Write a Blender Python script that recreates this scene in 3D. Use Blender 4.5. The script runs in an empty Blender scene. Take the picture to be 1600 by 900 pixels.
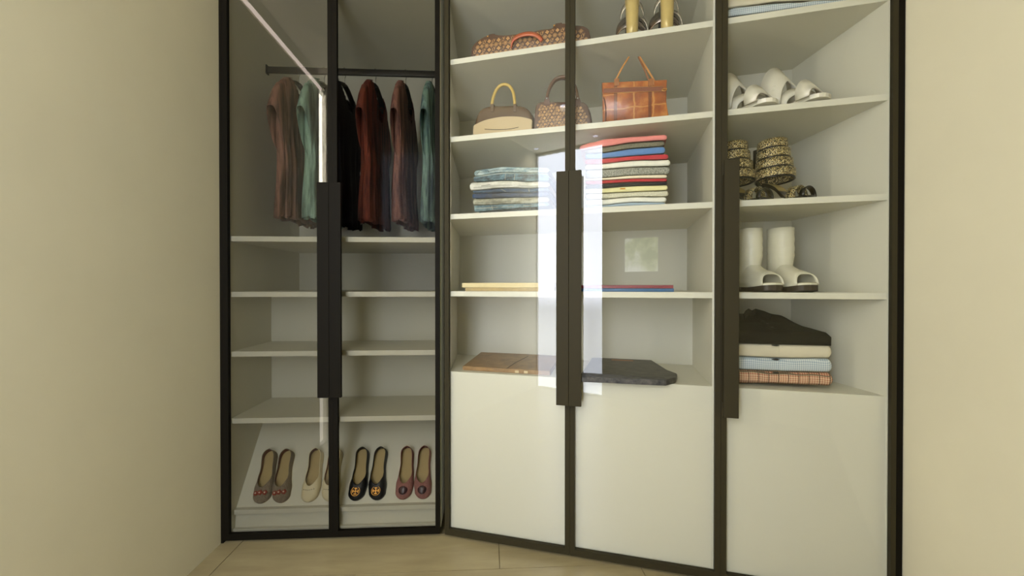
import bpy, bmesh, math, random
from mathutils import Vector, Matrix
random.seed(7)
C = bpy.context.scene.collection
S = bpy.context.scene
PI = math.pi

# ------------------------------------------------------------------ camera, world, light, exposure
F, HC, PITCH = 640.0, 1.2, math.radians(0.36)
cd = bpy.data.cameras.new('camera'); cam = bpy.data.objects.new('camera', cd); C.objects.link(cam)
cd.sensor_width = 36; cd.lens = F / 1600 * 36; cd.clip_start = 0.02
cam.location = (0, 0, HC); cam.rotation_euler = (PI / 2 - PITCH, 0, 0)
S.camera = cam
S.view_settings.view_transform = 'Standard'; S.view_settings.look = 'None'
S.view_settings.gamma = 1; S.view_settings.use_curve_mapping = False
S.view_settings.exposure = 0.0
w = bpy.data.worlds.new('world'); S.world = w; w.use_nodes = True
w.node_tree.nodes['Background'].inputs[0].default_value = (0.75, 0.8, 0.9, 1)
w.node_tree.nodes['Background'].inputs[1].default_value = 0.3
S.cycles.max_bounces = 8; S.cycles.diffuse_bounces = 5; S.cycles.transparent_max_bounces = 16
S.cycles.caustics_reflective = False; S.cycles.caustics_refractive = False
WIN = 15.0          # radiance of daylight in the tall window
SPOT_W = 9.0       # watts of each ceiling spot
FILL_W = 0.0      # watts of the unseen fill light added at the ceiling

# ------------------------------------------------------------------ frames (t along front, d depth, z up)
AL = math.radians(3.1); BE = math.radians(14.7)
class Frame:
    def __init__(s, o, a):
        s.o = Vector((o[0], o[1])); s.a = a
        s.ex = Vector((math.cos(a), math.sin(a))); s.ey = Vector((-math.sin(a), math.cos(a)))
    def w(s, t, d, z=0.0):
        p = s.o + s.ex * t + s.ey * d
        return Vector((p.x, p.y, z))
    def loc(s, x, y):
        q = Vector((x, y)) - s.o
        return q.dot(s.ex), q.dot(s.ey)
G = Frame((0, 0), AL)                    # room grid
L = Frame((-1.354, 1.897), AL)           # left cabinet, origin at its left front floor corner
D = Frame((-0.332, 1.950), -BE)          # diagonal cabinets
def ray(x, y):
    a, b = (x - 800) / F, (450 - y) / F
    cy, sy = math.cos(PITCH), math.sin(PITCH)
    v = Vector((a, cy + b * sy, b * cy - sy))
    return v / v.y
def at(fr, x, y, d):
    """pixel -> (t, z) on the vertical plane at depth d of a frame"""
    r = ray(x, y); r2 = Vector((r.x, r.y))
    k = (d + fr.o.dot(fr.ey)) / r2.dot(fr.ey)
    p = r * k
    return fr.loc(p.x, p.y)[0], HC + p.z
def onz(fr, x, y, z):
    r = ray(x, y); k = (z - HC) / r.z
    return fr.loc(r.x * k, r.y * k)

# ------------------------------------------------------------------ materials
class NT:
    def __init__(s, name):
        s.m = bpy.data.materials.new(name); s.m.use_nodes = True
        s.t = s.m.node_tree; s.b = s.t.nodes['Principled BSDF']; s.out = s.t.nodes['Material Output']
    def n(s, kind, **kw):
        nd = s.t.nodes.new('ShaderNode' + kind)
        for k, v in kw.items(): setattr(nd, k, v)
        return nd
    def set(s, sock, v):
        if hasattr(v, 'is_output') or hasattr(v, 'links'): s.t.links.new(v, sock)
        else: sock.default_value = v
    def math(s, op, a, b=0.0, c=None):
        nd = s.n('Math', operation=op); s.set(nd.inputs[0], a); s.set(nd.inputs[1], b)
        if c is not None: s.set(nd.inputs[2], c)
        return nd.outputs[0]
    def mix(s, f, a, b):
        nd = s.n('Mix', data_type='RGBA'); s.set(nd.inputs[0], f); s.set(nd.inputs[6], a); s.set(nd.inputs[7], b)
        return nd.outputs[2]
    def noise(s, scale, detail=2, vec=None, rough=0.5):
        nd = s.n('TexNoise'); nd.inputs['Scale'].default_value = scale; nd.inputs['Detail'].default_value = detail
        nd.inputs['Roughness'].default_value = rough
        if vec is not None: s.set(nd.inputs['Vector'], vec)
        return nd.outputs['Fac']
    def co(s): return s.n('TexCoord').outputs['Object']
    def xyz(s):
        nd = s.n('SeparateXYZ'); s.t.links.new(s.co(), nd.inputs[0]); return nd.outputs
    def ramp(s, fac, pts):
        nd = s.n('ValToRGB'); s.set(nd.inputs[0], fac); e = nd.color_ramp.elements
        while len(e) < len(pts): e.new(0.5)
        for i, (p, c) in enumerate(pts): e[i].position = p; e[i].color = c
        return nd.outputs[0]
    def bump(s, h, strength=0.2, dist=0.002):
        nd = s.n('Bump'); nd.inputs['Strength'].default_value = strength; nd.inputs['Distance'].default_value = dist
        s.set(nd.inputs['Height'], h); s.t.links.new(nd.outputs[0], s.b.inputs['Normal'])
def c4(c, k=1.0):
    if isinstance(c, str):
        v = [int(c[i:i + 2], 16) / 255 for i in (0, 2, 4)]
        c = [x / 12.92 if x <= .04045 else ((x + .055) / 1.055) ** 2.4 for x in v]
    return (min(1, c[0] * k), min(1, c[1] * k), min(1, c[2] * k), 1)
def plain(name, col, rough=0.5, metal=0.0, var=0.1, vs=8.0, bs=0.0, bscale=200, bd=0.001, coat=0.0, spec=.5):
    q = NT(name)
    q.set(q.b.inputs['Base Color'], q.mix(q.noise(vs, 3, q.co()), c4(col, 1 - var), c4(col, 1 + var)))
    q.b.inputs['Roughness'].default_value = rough; q.b.inputs['Metallic'].default_value = metal
    q.b.inputs['Coat Weight'].default_value = coat; q.b.inputs['Specular IOR Level'].default_value = spec
    if bs: q.bump(q.noise(bscale, 3, q.co()), bs, bd)
    return q.m
def cloth(name, col, var=0.12, knit=0.0, kscale=300):
    q = NT(name)
    q.set(q.b.inputs['Base Color'], q.mix(q.noise(45, 4, q.co(), .7), c4(col, 1 - var), c4(col, 1 + var)))
    q.b.inputs['Roughness'].default_value = 0.9; q.b.inputs['Specular IOR Level'].default_value = 0.2
    q.b.inputs['Sheen Weight'].default_value = 0.1
    q.bump(q.noise(kscale, 2, q.co()), 0.4 + knit, 0.0015)
    return q.m
def melange(name, a, b, scale=160):
    q = NT(name)
    q.set(q.b.inputs['Base Color'], q.ramp(q.noise(scale, 3, q.co(), .8), [(0.38, c4(a)), (0.62, c4(b))]))
    q.b.inputs['Roughness'].default_value = 0.95; q.bump(q.noise(scale, 2, q.co()), 0.8, 0.003)
    return q.m
def stripes(q, coord, period, duty):
    f = q.math('FRACT', q.math('DIVIDE', coord, period)); return q.math('LESS_THAN', f, duty)
def check(name, base, col, period, extra=None, blend=0.55):
    q = NT(name); x = q.xyz(); v = q.math('SUBTRACT', x[1], x[2])
    a = stripes(q, x[0], period, 0.5); b = stripes(q, v, period, 0.5)
    f = q.math('MULTIPLY', q.math('ADD', a, b), 0.5)
    col_ = q.mix(f, c4(base), c4(col))
    if extra:
        ecol, ep, ed = extra
        e = q.math('MAXIMUM', stripes(q, x[0], ep, ed), stripes(q, q.math('ADD', v, ep * .3), ep, ed))
        col_ = q.mix(q.math('MULTIPLY', e, 0.8), col_, c4(ecol))
    q.set(q.b.inputs['Base Color'], col_); q.b.inputs['Roughness'].default_value = 0.9
    q.b.inputs['Specular IOR Level'].default_value = 0.2
    q.bump(q.noise(400, 2, q.co()), 0.3, 0.001)
    return q.m
def denim(name, dark, light, scale=14, lo=.4, hi=.62):
    q = NT(name); mp = q.n('Mapping'); q.t.links.new(q.co(), mp.inputs[0]); mp.inputs['Scale'].default_value = (1, .4, 2.4)
    f = q.noise(scale, 5, mp.outputs[0], .65)
    q.set(q.b.inputs['Base Color'], q.ramp(f, [(lo, c4(dark)), (hi, c4(light))]))
    q.b.inputs['Roughness'].default_value = 0.9; q.bump(q.noise(500, 2, q.co()), 0.4, 0.0012)
    return q.m
def emis(name, col, st):
    q = NT(name); q.t.nodes.remove(q.b); e = q.n('Emission'); e.inputs[0].default_value = c4(col); e.inputs[1].default_value = st
    q.t.links.new(e.outputs[0], q.out.inputs[0]); return q.m

def wall_mat(name, col):
    q = NT(name)
    f = q.noise(3.0, 4, q.co(), .6)
    q.set(q.b.inputs['Base Color'], q.mix(f, c4(col, .94), c4(col, 1.05))); q.b.inputs['Roughness'].default_value = 0.75
    q.bump(q.noise(60, 3, q.co()), 0.08, 0.001); return q.m
WALLC = 'd1cbb0'
M = {}
M['wall'] = wall_mat('wall_plaster', WALLC)
M['ceil'] = wall_mat('ceiling_paint', 'd9d2b8')
M['panel'] = plain('white_board', 'cfccbc', .5, var=.02, vs=2)
M['panel_in'] = plain('white_board_inside', 'c9c6b7', .55, var=.02, vs=2)
M['frame'] = plain('bronze_metal', '312c1c', .6, metal=0, var=.05, bs=.03, bscale=600, spec=.15)
M['frame_shaded'] = plain('shaded_bronze_metal', '120f08', .6, metal=.0, var=.05, spec=.08)  # shaded copy of the bronze: dimmer reflections on the left frames painted in
M['rail'] = plain('rail_metal', '2c2a26', .45, metal=.5, var=.05)
M['chrome'] = plain('chrome', 'bdbdbd', .2, metal=1, var=.02)
M['black'] = plain('black_velvet', '0c0b0b', .7, var=.1)
M['blackgloss'] = plain('black_patent', '050505', .28, var=.1)
# glass: thin clear pane, Fresnel from the view angle, same from both faces
q = NT('clear_glass'); q.t.nodes.remove(q.b)
g = q.n('NewGeometry'); dt = q.n('VectorMath', operation='DOT_PRODUCT')
q.t.links.new(g.outputs['Normal'], dt.inputs[0]); q.t.links.new(g.outputs['Incoming'], dt.inputs[1])
c_ = q.math('ABSOLUTE', dt.outputs['Value']); p5 = q.math('POWER', q.math('SUBTRACT', 1.0, c_), 5.0)
fr_ = q.math('ADD', q.math('MULTIPLY', p5, 0.9), 0.040)
tr = q.n('BsdfTransparent'); tr.inputs[0].default_value = (.985, .99, .98, 1)
gl = q.n('BsdfGlossy'); gl.inputs['Roughness'].default_value = 0.0
mx = q.n('MixShader'); q.set(mx.inputs[0], fr_); q.t.links.new(tr.outputs[0], mx.inputs[1]); q.t.links.new(gl.outputs[0], mx.inputs[2])
q.t.links.new(mx.outputs[0], q.out.inputs[0]); M['glass'] = q.m
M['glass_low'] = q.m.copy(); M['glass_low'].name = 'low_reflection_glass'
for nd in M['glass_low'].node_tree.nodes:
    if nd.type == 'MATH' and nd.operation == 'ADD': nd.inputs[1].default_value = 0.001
    if nd.type == 'BSDF_TRANSPARENT': nd.inputs[0].default_value = (.79, .785, .76, 1)  # grey tint stands in for the weaker light in the left unit
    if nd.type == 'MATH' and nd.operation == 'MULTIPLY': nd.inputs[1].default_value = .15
M['glass_shade'] = M['glass'].copy(); M['glass_shade'].name = 'shade_tint_glass'
for nd in M['glass_shade'].node_tree.nodes:
    if nd.type == 'BSDF_TRANSPARENT': nd.inputs[0].default_value = (.79, .785, .76, 1)  # same tint: shade of the left unit put into the pane colour
# floor tile: pale stone
q = NT('floor_tile'); mp = q.n('Mapping'); q.t.links.new(q.co(), mp.inputs[0]); mp.inputs['Scale'].default_value = (1, 5, 1)
q.set(q.b.inputs['Base Color'], q.ramp(q.noise(3, 5, mp.outputs[0], .6), [(.3, c4('8d8060')), (.7, c4('a39672'))]))
q.b.inputs['Roughness'].default_value = .32; q.bump(q.noise(30, 3, mp.outputs[0]), .05, .001); M['tile'] = q.m
M['grout'] = plain('grout', '6a5e42', .9)

# ------------------------------------------------------------------ mesh helpers
def link(name, me, mats, parent=None, smooth=False, loc=None, rot=None):
    o = bpy.data.objects.new(name, me); C.objects.link(o)
    for m in (mats if isinstance(mats, (list, tuple)) else [mats]): me.materials.append(m)
    if smooth:
        for p in me.polygons: p.use_smooth = True
    if parent: o.parent = parent
    if loc is not None: o.location = loc
    if rot is not None: o.rotation_euler = rot
    return o
def from_bm(name, bm, mats, parent=None, smooth=False, loc=None, rot=None, recalc=True):
    if recalc: bmesh.ops.recalc_face_normals(bm, faces=bm.faces)
    me = bpy.data.meshes.new(name); bm.to_mesh(me); bm.free()
    return link(name, me, mats, parent, smooth, loc, rot)
def tag(o, label=None, cat=None, group=None, kind=None):
    if label: o['label'] = label
    if cat: o['category'] = cat
    if group: o['group'] = group
    if kind: o['kind'] = kind
    return o
def thing(name, label, cat, fr=None, t=0, d=0, z=0, yaw=0, group=None, rot=None):
    o = bpy.data.objects.new(name, None); C.objects.link(o); o.empty_display_size = .05
    if fr: o.location = fr.w(t, d, z); o.rotation_euler = (0, 0, fr.a + yaw)
    if rot is not None: o.rotation_euler = rot
    return tag(o, label, cat, group)
def add_box(bm, x0, x1, y0, y1, z0, z1, bev=0.0, seg=2):
    r = bmesh.ops.create_cube(bm, size=1.0)
    vs = r['verts']
    for v in vs:
        v.co = Vector((x0 if v.co.x < 0 else x1, y0 if v.co.y < 0 else y1, z0 if v.co.z < 0 else z1))
    if bev:
        es = list({e for v in vs for e in v.link_edges})
        bmesh.ops.bevel(bm, geom=es, offset=bev, segments=seg, affect='EDGES', profile=.5)
    return bm
def box(name, x0, x1, y0, y1, z0, z1, mat, parent=None, bev=0.0, smooth=False):
    bm = bmesh.new(); add_box(bm, x0, x1, y0, y1, z0, z1, bev)
    return from_bm(name, bm, mat, parent, smooth)
def add_prism(bm, pts, z0, z1, axis='z'):
    """polygon pts extruded; axis z: (x,y)->z ; axis y: (x,z)->y ; axis x: (y,z)->x"""
    def P(a, b, h): return {'z': (a, b, h), 'y': (a, h, b), 'x': (h, a, b)}[axis]
    lo = [bm.verts.new(P(a, b, z0)) for a, b in pts]; hi = [bm.verts.new(P(a, b, z1)) for a, b in pts]
    n = len(pts); bm.faces.new(lo[::-1]); bm.faces.new(hi)
    for i in range(n): bm.faces.new((lo[i], lo[(i + 1) % n], hi[(i + 1) % n], hi[i]))
    return bm
def add_loft(bm, rings, close=True, cap0=False, cap1=False):
    vr = [[bm.verts.new(p) for p in r] for r in rings]
    n = len(rings[0])
    for a, b in zip(vr, vr[1:]):
        for i in range(n if close else n - 1):
            j = (i + 1) % n
            bm.faces.new((a[i], a[j], b[j], b[i]))
    if cap0: bm.faces.new(vr[0][::-1])
    if cap1: bm.faces.new(vr[-1])
    return vr
def add_tube(bm, pts, r, n=10, flat=None, caps=True, up=Vector((0, 0, 1))):
    """tube along pts; r number or list; flat=(ra, rb) elliptical with ra along side, rb along 'up-ish'"""
    pts = [Vector(p) for p in pts]; rings = []
    for i, p in enumerate(pts):
        tg = (pts[min(i + 1, len(pts) - 1)] - pts[max(i - 1, 0)]).normalized()
        s = tg.cross(up)
        if s.length < 1e-3: s = tg.cross(Vector((0, 1, 0)))
        s.normalize(); u = s.cross(tg).normalized()
        ra, rb = flat if flat else ((r[i], r[i]) if isinstance(r, (list, tuple)) else (r, r))
        rings.append([p + s * ra * math.cos(2 * PI * k / n) + u * rb * math.sin(2 * PI * k / n) for k in range(n)])
    add_loft(bm, rings, True, caps, caps); return bm
def tube(name, pts, r, mat, parent=None, n=10, flat=None, up=Vector((0, 0, 1)), smooth=True):
    bm = bmesh.new(); add_tube(bm, pts, r, n, flat, True, up); return from_bm(name, bm, mat, parent, smooth)
def add_strap(bm, pts, width, thick, across):
    """ribbon through pts, 'across' = width direction (vector or list)"""
    pts = [Vector(p) for p in pts]; rings = []
    for i, p in enumerate(pts):
        tg = (pts[min(i + 1, len(pts) - 1)] - pts[max(i - 1, 0)]).normalized()
        a = Vector(across[i] if isinstance(across, list) else across); a = (a - tg * a.dot(tg)).normalized()
        nn = tg.cross(a)
        w_ = width[i] if isinstance(width, list) else width
        rings.append([p + a * w_ / 2 * sx + nn * thick / 2 * sy for sx, sy in ((-1, -1), (1, -1), (1, 1), (-1, 1))])
    add_loft(bm, rings, True, True, True); return bm
def strap(name, pts, width, thick, across, mat, parent=None, smooth=False):
    bm = bmesh.new(); add_strap(bm, pts, width, thick, across); return from_bm(name, bm, mat, parent, smooth)
def interp(pts, x):
    if x <= pts[0][0]: return pts[0][1]
    for (a, b), (c, d) in zip(pts, pts[1:]):
        if x <= c:
            k = (x - a) / (c - a); return b + (d - b) * k
    return pts[-1][1]
def smooth_interp(pts, x):
    if x <= pts[0][0]: return pts[0][1]
    for (a, b), (c, d) in zip(pts, pts[1:]):
        if x <= c:
            k = (x - a) / (c - a); k = k * k * (3 - 2 * k); return b + (d - b) * k
    return pts[-1][1]

# ------------------------------------------------------------------ the room
CEIL = 2.75
GX0, GX1, GY0 = -1.250, 1.502, -0.78        # grid limits of the room
P2 = D.w(1.968 * .923 + .0, 0)               # right end of the diagonal run
_x1 = G.loc(P2.x, P2.y)[0]; GX1 = _x1 + .004
GXL = G.loc(L.o.x, L.o.y)[0]; GX0 = GXL
GYF = G.loc(L.o.x, L.o.y)[1]                 # front plane of left cabinet
root_rot = (0, 0, AL)
def sbox(name, x0, x1, y0, y1, z0, z1, mat, bev=0, kind='structure'):
    o = box(name, x0, x1, y0, y1, z0, z1, mat, None, bev); o.rotation_euler = root_rot
    if kind: o['kind'] = kind
    return o
floor = sbox('floor', GX0 - .1, GX1 + .1, GY0 - .1, GYF + .9, -.08, -.004, M['grout'])
# tiles, running bond, top at z=0
gA = G.loc(0, 1.730)[1]; bx = G.loc(-.0566, 1.811)[0]
row = 0; y = gA
rows = []
for k in range(-5, 2): rows.append((gA + k * .6, k))
tile_me = {}
for y0, k in rows:
    off = bx + (0 if k % 2 == 0 else .6)
    for i in range(-3, 4):
        a, b = off + i * 1.2, off + (i + 1) * 1.2
        a_, b_ = max(a + .0015, GX0 + .0), min(b - .0015, GX1 - .0)
        c, d = max(y0 + .0015, GY0), min(y0 + .6 - .0015, GYF + .02)
        if b_ - a_ < .02 or d - c < .02: continue
        t = box('tile', a_, b_, c, d, -.004, 0, M['tile'], floor)
        t.matrix_parent_inverse = Matrix()
sbox('ceiling', GX0 - .1, GX1 + .1, GY0 - .1, GYF + .9, CEIL, CEIL + .08, M['ceil'])
sbox('wall_right', GX1, GX1 + .1, GY0, GYF + .75, 0, CEIL, M['wall'])
sbox('wall_front', GX0 - .1, GX1 + .1, GYF + .80, GYF + .9, 0, CEIL, M['wall'])
# left wall, with a tall narrow window beside the viewer
wy0, wy1 = .72, .875
bm = bmesh.new()
add_box(bm, GX0 - .1, GX0, GY0, wy0, 0, CEIL); add_box(bm, GX0 - .1, GX0, wy1, GYF + .8, 0, CEIL); add_box(bm, GX0 - .1, GX0, wy0, wy1, 2.66, CEIL)
o = from_bm('wall_left', bm, M['wall']); o.rotation_euler = root_rot; o['kind'] = 'structure'
# back wall: tall window left, small square window in the middle
bx0, bx1 = GX0, -.43
qx0, qx1, qz0, qz1 = -.335 + .12, .03 + .12, 1.33, 1.70
bm = bmesh.new()
add_box(bm, bx1, GX1, GY0 - .1, GY0, 0, qz0); add_box(bm, bx1, GX1, GY0 - .1, GY0, qz1, CEIL)
add_box(bm, bx1, qx0, GY0 - .1, GY0, qz0, qz1); add_box(bm, qx1, GX1, GY0 - .1, GY0, qz0, qz1)
add_box(bm, GX0 - .1, bx0, GY0 - .1, GY0, 0, CEIL); add_box(bm, bx0, bx1, GY0 - .1, GY0, 2.73, CEIL)
o = from_bm('wall_back', bm, M['wall']); o.rotation_euler = root_rot; o['kind'] = 'structure'
def day(name, zmid, top, bot, col='eef3ff'):
    q = NT(name); q.t.nodes.remove(q.b); e = q.n('Emission'); e.inputs[0].default_value = c4(col)
    z = q.xyz()[2]; f = q.n('MapRange'); q.set(f.inputs[0], z); f.inputs[1].default_value = zmid - .12; f.inputs[2].default_value = zmid + .12
    f.inputs[3].default_value = bot; f.inputs[4].default_value = top; f.interpolation_type = 'SMOOTHSTEP'
    q.set(e.inputs[1], f.outputs[0]); q.t.links.new(e.outputs[0], q.out.inputs[0]); return q.m
M['day'] = day('daylight_behind_glass', 1.02, WIN, WIN * .5)
M['dayside'] = day('daylight_side_window', 1.35, WIN * 1.6, WIN * .35, 'fff6e4')
wf = plain('window_frame_white', 'e6e3d8', .4)
def window(name, x0, x1, y0, y1, z0, z1, mat, axis):
    """frame bars and glowing pane in one opening"""
    r = thing(name, None, None); r.rotation_euler = root_rot; r['kind'] = 'structure'
    e = .012
    bm = bmesh.new()
    if axis == 'x':
        add_box(bm, x0, x0 + e, y0, y1, z0, z1); add_box(bm, x1 - e, x1, y0, y1, z0, z1)
        add_box(bm, x0 + e, x1 - e, y0, y1, z0, z0 + e); add_box(bm, x0 + e, x1 - e, y0, y1, z1 - e, z1)
        from_bm('window_frame', bm, wf, r)
        box('pane', x0 + e, x1 - e, y0 + .01, y0 + .016, z0 + e, z1 - e, mat, r)
    else:
        add_box(bm, x0, x1, y0, y0 + e, z0, z1); add_box(bm, x0, x1, y1 - e, y1, z0, z1)
        add_box(bm, x0, x1, y0 + e, y1 - e, z0, z0 + e); add_box(bm, x0, x1, y0 + e, y1 - e, z1 - e, z1)
        from_bm('window_frame', bm, wf, r)
        box('pane', x0 + .01, x0 + .016, y0 + e, y1 - e, z0 + e, z1 - e, mat, r)
    return r
window('window_1', bx0, bx1, GY0 - .05, GY0 - .005, 0, 2.73, M['day'], 'x')
window('window_2', GX0 - .05, GX0 - .005, wy0, wy1, 0, 2.66, M['dayside'], 'y')
q = NT('garden_view'); q.t.nodes.remove(q.b); e = q.n('Emission')
q.set(e.inputs[0], q.ramp(q.noise(7, 5, q.co(), .6), [(.35, c4('7d8f4e')), (.5, c4('b7c08a')), (.66, c4('f2f4ea'))])); e.inputs[1].default_value = 4.5
q.t.links.new(e.outputs[0], q.out.inputs[0]); M['garden'] = q.m
window('window_3', qx0, qx1, GY0 - .05, GY0 - .005, qz0, qz1, M['garden'], 'x')
# light cove strip along the top of the left wall
M['led'] = emis('led_strip', 'ffe9dc', 8.0)
led = thing('light_strip', 'slim glowing strip light along the top of the left wall', 'lamp'); led.rotation_euler = root_rot
box('diffuser', GX0 + .001, GX0 + .012, .85, GYF - .06, 2.638, 2.658, M['led'], led)
# ceiling spots
M['spot'] = emis('spot_lens', 'e8ecff', 9.0)
def spot_at(px, py):
    r = ray(px, py); nrm = Vector((D.ey.x, D.ey.y, 0))
    k = (D.o.dot(D.ey) + .012) / Vector((r.x, r.y)).dot(D.ey); p = Vector((0, 0, HC)) + r * k
    rr = r - 2 * r.dot(nrm) * nrm; k2 = (CEIL - p.z) / rr.z
    return p + rr * k2
for i, (px, py, lb) in enumerate(((838, 232, 'recessed ceiling spotlight nearest the tall back window'), (930, 212, 'recessed ceiling spotlight over the middle of the room near the back wall'), (880, 165, 'recessed ceiling spotlight nearest the wardrobe doors'))):
    p = spot_at(px, py)
    t = thing('ceiling_spotlight', lb, 'lamp', group='recessed ceiling spotlights'); t.location = (p.x, p.y, CEIL)
    bm = bmesh.new(); bmesh.ops.create_cone(bm, cap_ends=True, segments=24, radius1=.026, radius2=.026, depth=.004)
    from_bm('lens', bm, M['spot'], t, loc=(0, 0, -.004))
    bm = bmesh.new(); add_loft(bm, [[Vector((r_ * math.cos(a * PI / 12), r_ * math.sin(a * PI / 12), z_)) for a in range(24)] for r_, z_ in ((.028, -.001), (.028, -.006), (.040, -.006), (.042, -.001))])
    from_bm('trim_ring', bm, wf, t)
    ld = bpy.data.lights.new('spot_beam', 'SPOT'); ld.energy = SPOT_W; ld.spot_size = 2.4; ld.spot_blend = .8; ld.shadow_soft_size = .03; ld.color = (1, .93, .8)
    lo = bpy.data.objects.new('spot_beam', ld); C.objects.link(lo); lo.parent = t; lo.location = (0, 0, -.02)
# unseen ceiling fill light behind the viewer, added to brighten; dropped at zero power
ld = bpy.data.lights.new('ceiling_fill', 'AREA'); ld.shape = 'RECTANGLE'; ld.size = 1.1; ld.size_y = .6; ld.energy = FILL_W; ld.color = (1, .93, .78)
lo = bpy.data.objects.new('ceiling_fill', ld); C.objects.link(lo); lo.location = G.w(.45, -.15, CEIL - .03); lo.rotation_euler = (0, 0, AL)
FILL_LIGHT = lo
if FILL_W <= 0: bpy.data.objects.remove(lo)

# ------------------------------------------------------------------ cabinets
TOP = 2.70
def board(name, par, t0, t1, d0, d1, z0, z1, mat=None, bev=.0008):
    return box(name, t0, t1, d0, d1, z0, z1, mat or M['panel'], par, bev)
def poly_board(name, par, pts, z0, z1, mat=None):
    bm = bmesh.new(); add_prism(bm, pts, z0, z1); return from_bm(name, bm, mat or M['panel'], par)
def door(par, t0, t1, side, w0=.021, w1=.021, hz=(.683, 1.673), hw=.053, glass='glass', fm='frame'):
    """glass door of a cabinet in its local frame; side: 1 handle on right stile, -1 left"""
    bm = bmesh.new(); d0, d1 = 0.0, .020
    add_box(bm, t0, t0 + w0, d0, d1, .012, TOP); add_box(bm, t1 - w1, t1, d0, d1, .012, TOP)
    add_box(bm, t0 + w0, t1 - w1, d0, d1, .012, .040); add_box(bm, t0 + w0, t1 - w1, d0, d1, TOP - .03, TOP)
    o = from_bm('door', bm, M[fm], par)
    g = box('glass_pane', t0 + w0 - .003, t1 - w1 + .003, .009, .013, .037, TOP - .027, M[glass], o)
    a, b = (t1 - hw, t1 - .0002) if side > 0 else (t0 + .0002, t0 + hw)
    bm = bmesh.new(); add_box(bm, a, b, -.046, -.030, hz[0], hz[1], .001)
    c, e = (t1 - w1 + .002, t1 - .003) if side > 0 else (t0 + .003, t0 + w0 - .002)
    add_box(bm, c, e, -.031, 0, hz[0] + .05, hz[1] - .05)
    from_bm('handle', bm, M[fm], o)
    return o
LW = L.loc(D.o.x, D.o.y)[0]            # width of left run
SH = [.572, .888, 1.170, 1.432]; TH = .0245
dF, dBl, dBu = .030, .390, .730
cab = thing('wardrobe_cabinet', 'left wardrobe unit with hanging rail above four shelves and a sloping shoe rack', 'wardrobe', L)
x0, x1 = .012, LW - .026
board('side_panel', cab, x0, x0 + .018, dF - .004, dBu + .02, .03, TOP)
board('side_panel', cab, x1, x1 + .016, dF - .004, .62, .03, TOP)
xa, xb = x0 + .018, x1
board('plinth', cab, xa, xb, dF + .004, dF + .02, 0.0, .043)
board('back_panel', cab, xa, xb, dBl, dBl + .012, .03, SH[2] - TH, M['panel_in'])
board('back_panel', cab, xa, xb - .0, dBu, dBu + .012, SH[2], TOP, M['panel_in'])
board('top_panel', cab, xa, xb, dF, dBu, 2.590, 2.615)
for i, z in enumerate(SH):
    board('shelf', cab, xa, xb, dF, (dBu if i >= 2 else dBl) - .001, z - TH, z)
# sloping shoe rack: front lower board, incline, ledge
sd0, sz0, sd1, sz1 = .067, .132, .067 + .228 * 1.0, .132 + .323
INC = math.atan2(sz1 - sz0, sd1 - sd0)
bm = bmesh.new()
add_prism(bm, [(dF + .022, .030), (sd0, sz0), (sd1 + .02, sz1 + .02 * math.tan(INC)), (sd1 + .035, sz1 + .02 * math.tan(INC)), (sd0 + .03, sz0 - .01), (dF + .04, .03)], xa + .0005, xb - .0005, 'x')
from_bm('shoe_slope', bm, M['panel'], cab)
nx, nz = -math.sin(INC), math.cos(INC)
bm = bmesh.new(); add_box(bm, xa + .004, xb - .004, -.024, .002, -.022, -.001)
o = from_bm('shoe_ledge', bm, M['panel'], cab, loc=(0, sd0, sz0), rot=(0, 0, 0))
door(cab, .012, LW / 2, 1, w0=.024, glass='glass_shade', fm='frame_shaded'); door(cab, LW / 2 + .0005, LW - .013, -1, w1=.021, glass='glass_low', fm='frame_shaded')
board('filler_strip', cab, 0.0, .0115, 0, .05, 0, TOP, M['frame_shaded'])
# hanging rail
zr = 2.381; tr0 = at(L, 418, 111, .32 + dF)[0]
rd = dF + .322
bm = bmesh.new(); add_box(bm, xa + .004, xb - .004, rd - .008, rd + .008, zr - .019, zr + .017, .005, 3)
rail_o = from_bm('hanging_rail', bm, M['rail'], cab, True)
for xx in (xa + .0035, xb - .0035):
    bm = bmesh.new(); add_box(bm, xx - .0035, xx + .0035, rd - .014, rd + .014, zr - .026, zr + .024, .003)
    from_bm('rail_bracket', bm, M['rail'], cab)

# diagonal run: door pitch
DW = 1.968 * .923 / 3
SC = [.786, 1.172, 1.542, 1.912, 2.281]
cF, cL, cU = .028, .491, .676
def gridline(t0, d0, d):               # follow the room's depth direction from (t0,d0) in D to depth d
    gd = Vector((G.ey.x, G.ey.y)); a = gd.dot(D.ex) / gd.dot(D.ey)
    return t0 + a * (d - d0)
cab2 = thing('wardrobe_cabinet', 'wide middle wardrobe unit holding handbags, jeans, sweaters and books behind two glass doors', 'wardrobe', D)
lt = at(D, 702.0, 400, cF)[0]; rt = 2 * DW - .028
def lx(d): return gridline(lt, cF, d)
def side_prism(name, par, tf, thick, dend, z0, z1):
    return poly_board(name, par, [(tf - thick, cF - .003), (tf, cF - .003), (gridline(tf, cF, dend), dend), (gridline(tf, cF, dend) - thick, dend)], z0, z1)
side_prism('side_panel', cab2, lt, .012, cU + .012, .03, TOP)
board('side_panel', cab2, rt, rt + .024, cF - .003, cU + .012, .03, TOP)
poly_board('back_panel', cab2, [(lx(cL), cL), (rt, cL), (rt, cL + .012), (lx(cL), cL + .012)], .03, SC[1] - .026, M['panel_in'])
poly_board('back_panel', cab2, [(lx(cU), cU), (rt, cU), (rt, cU + .012), (lx(cU), cU + .012)], SC[1] - .026, TOP, M['panel_in'])
for z in SC[1:]:
    poly_board('shelf', cab2, [(lt, cF), (rt, cF), (rt, cU - .001), (lx(cU), cU - .001)], z - .0245, z)
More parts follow.
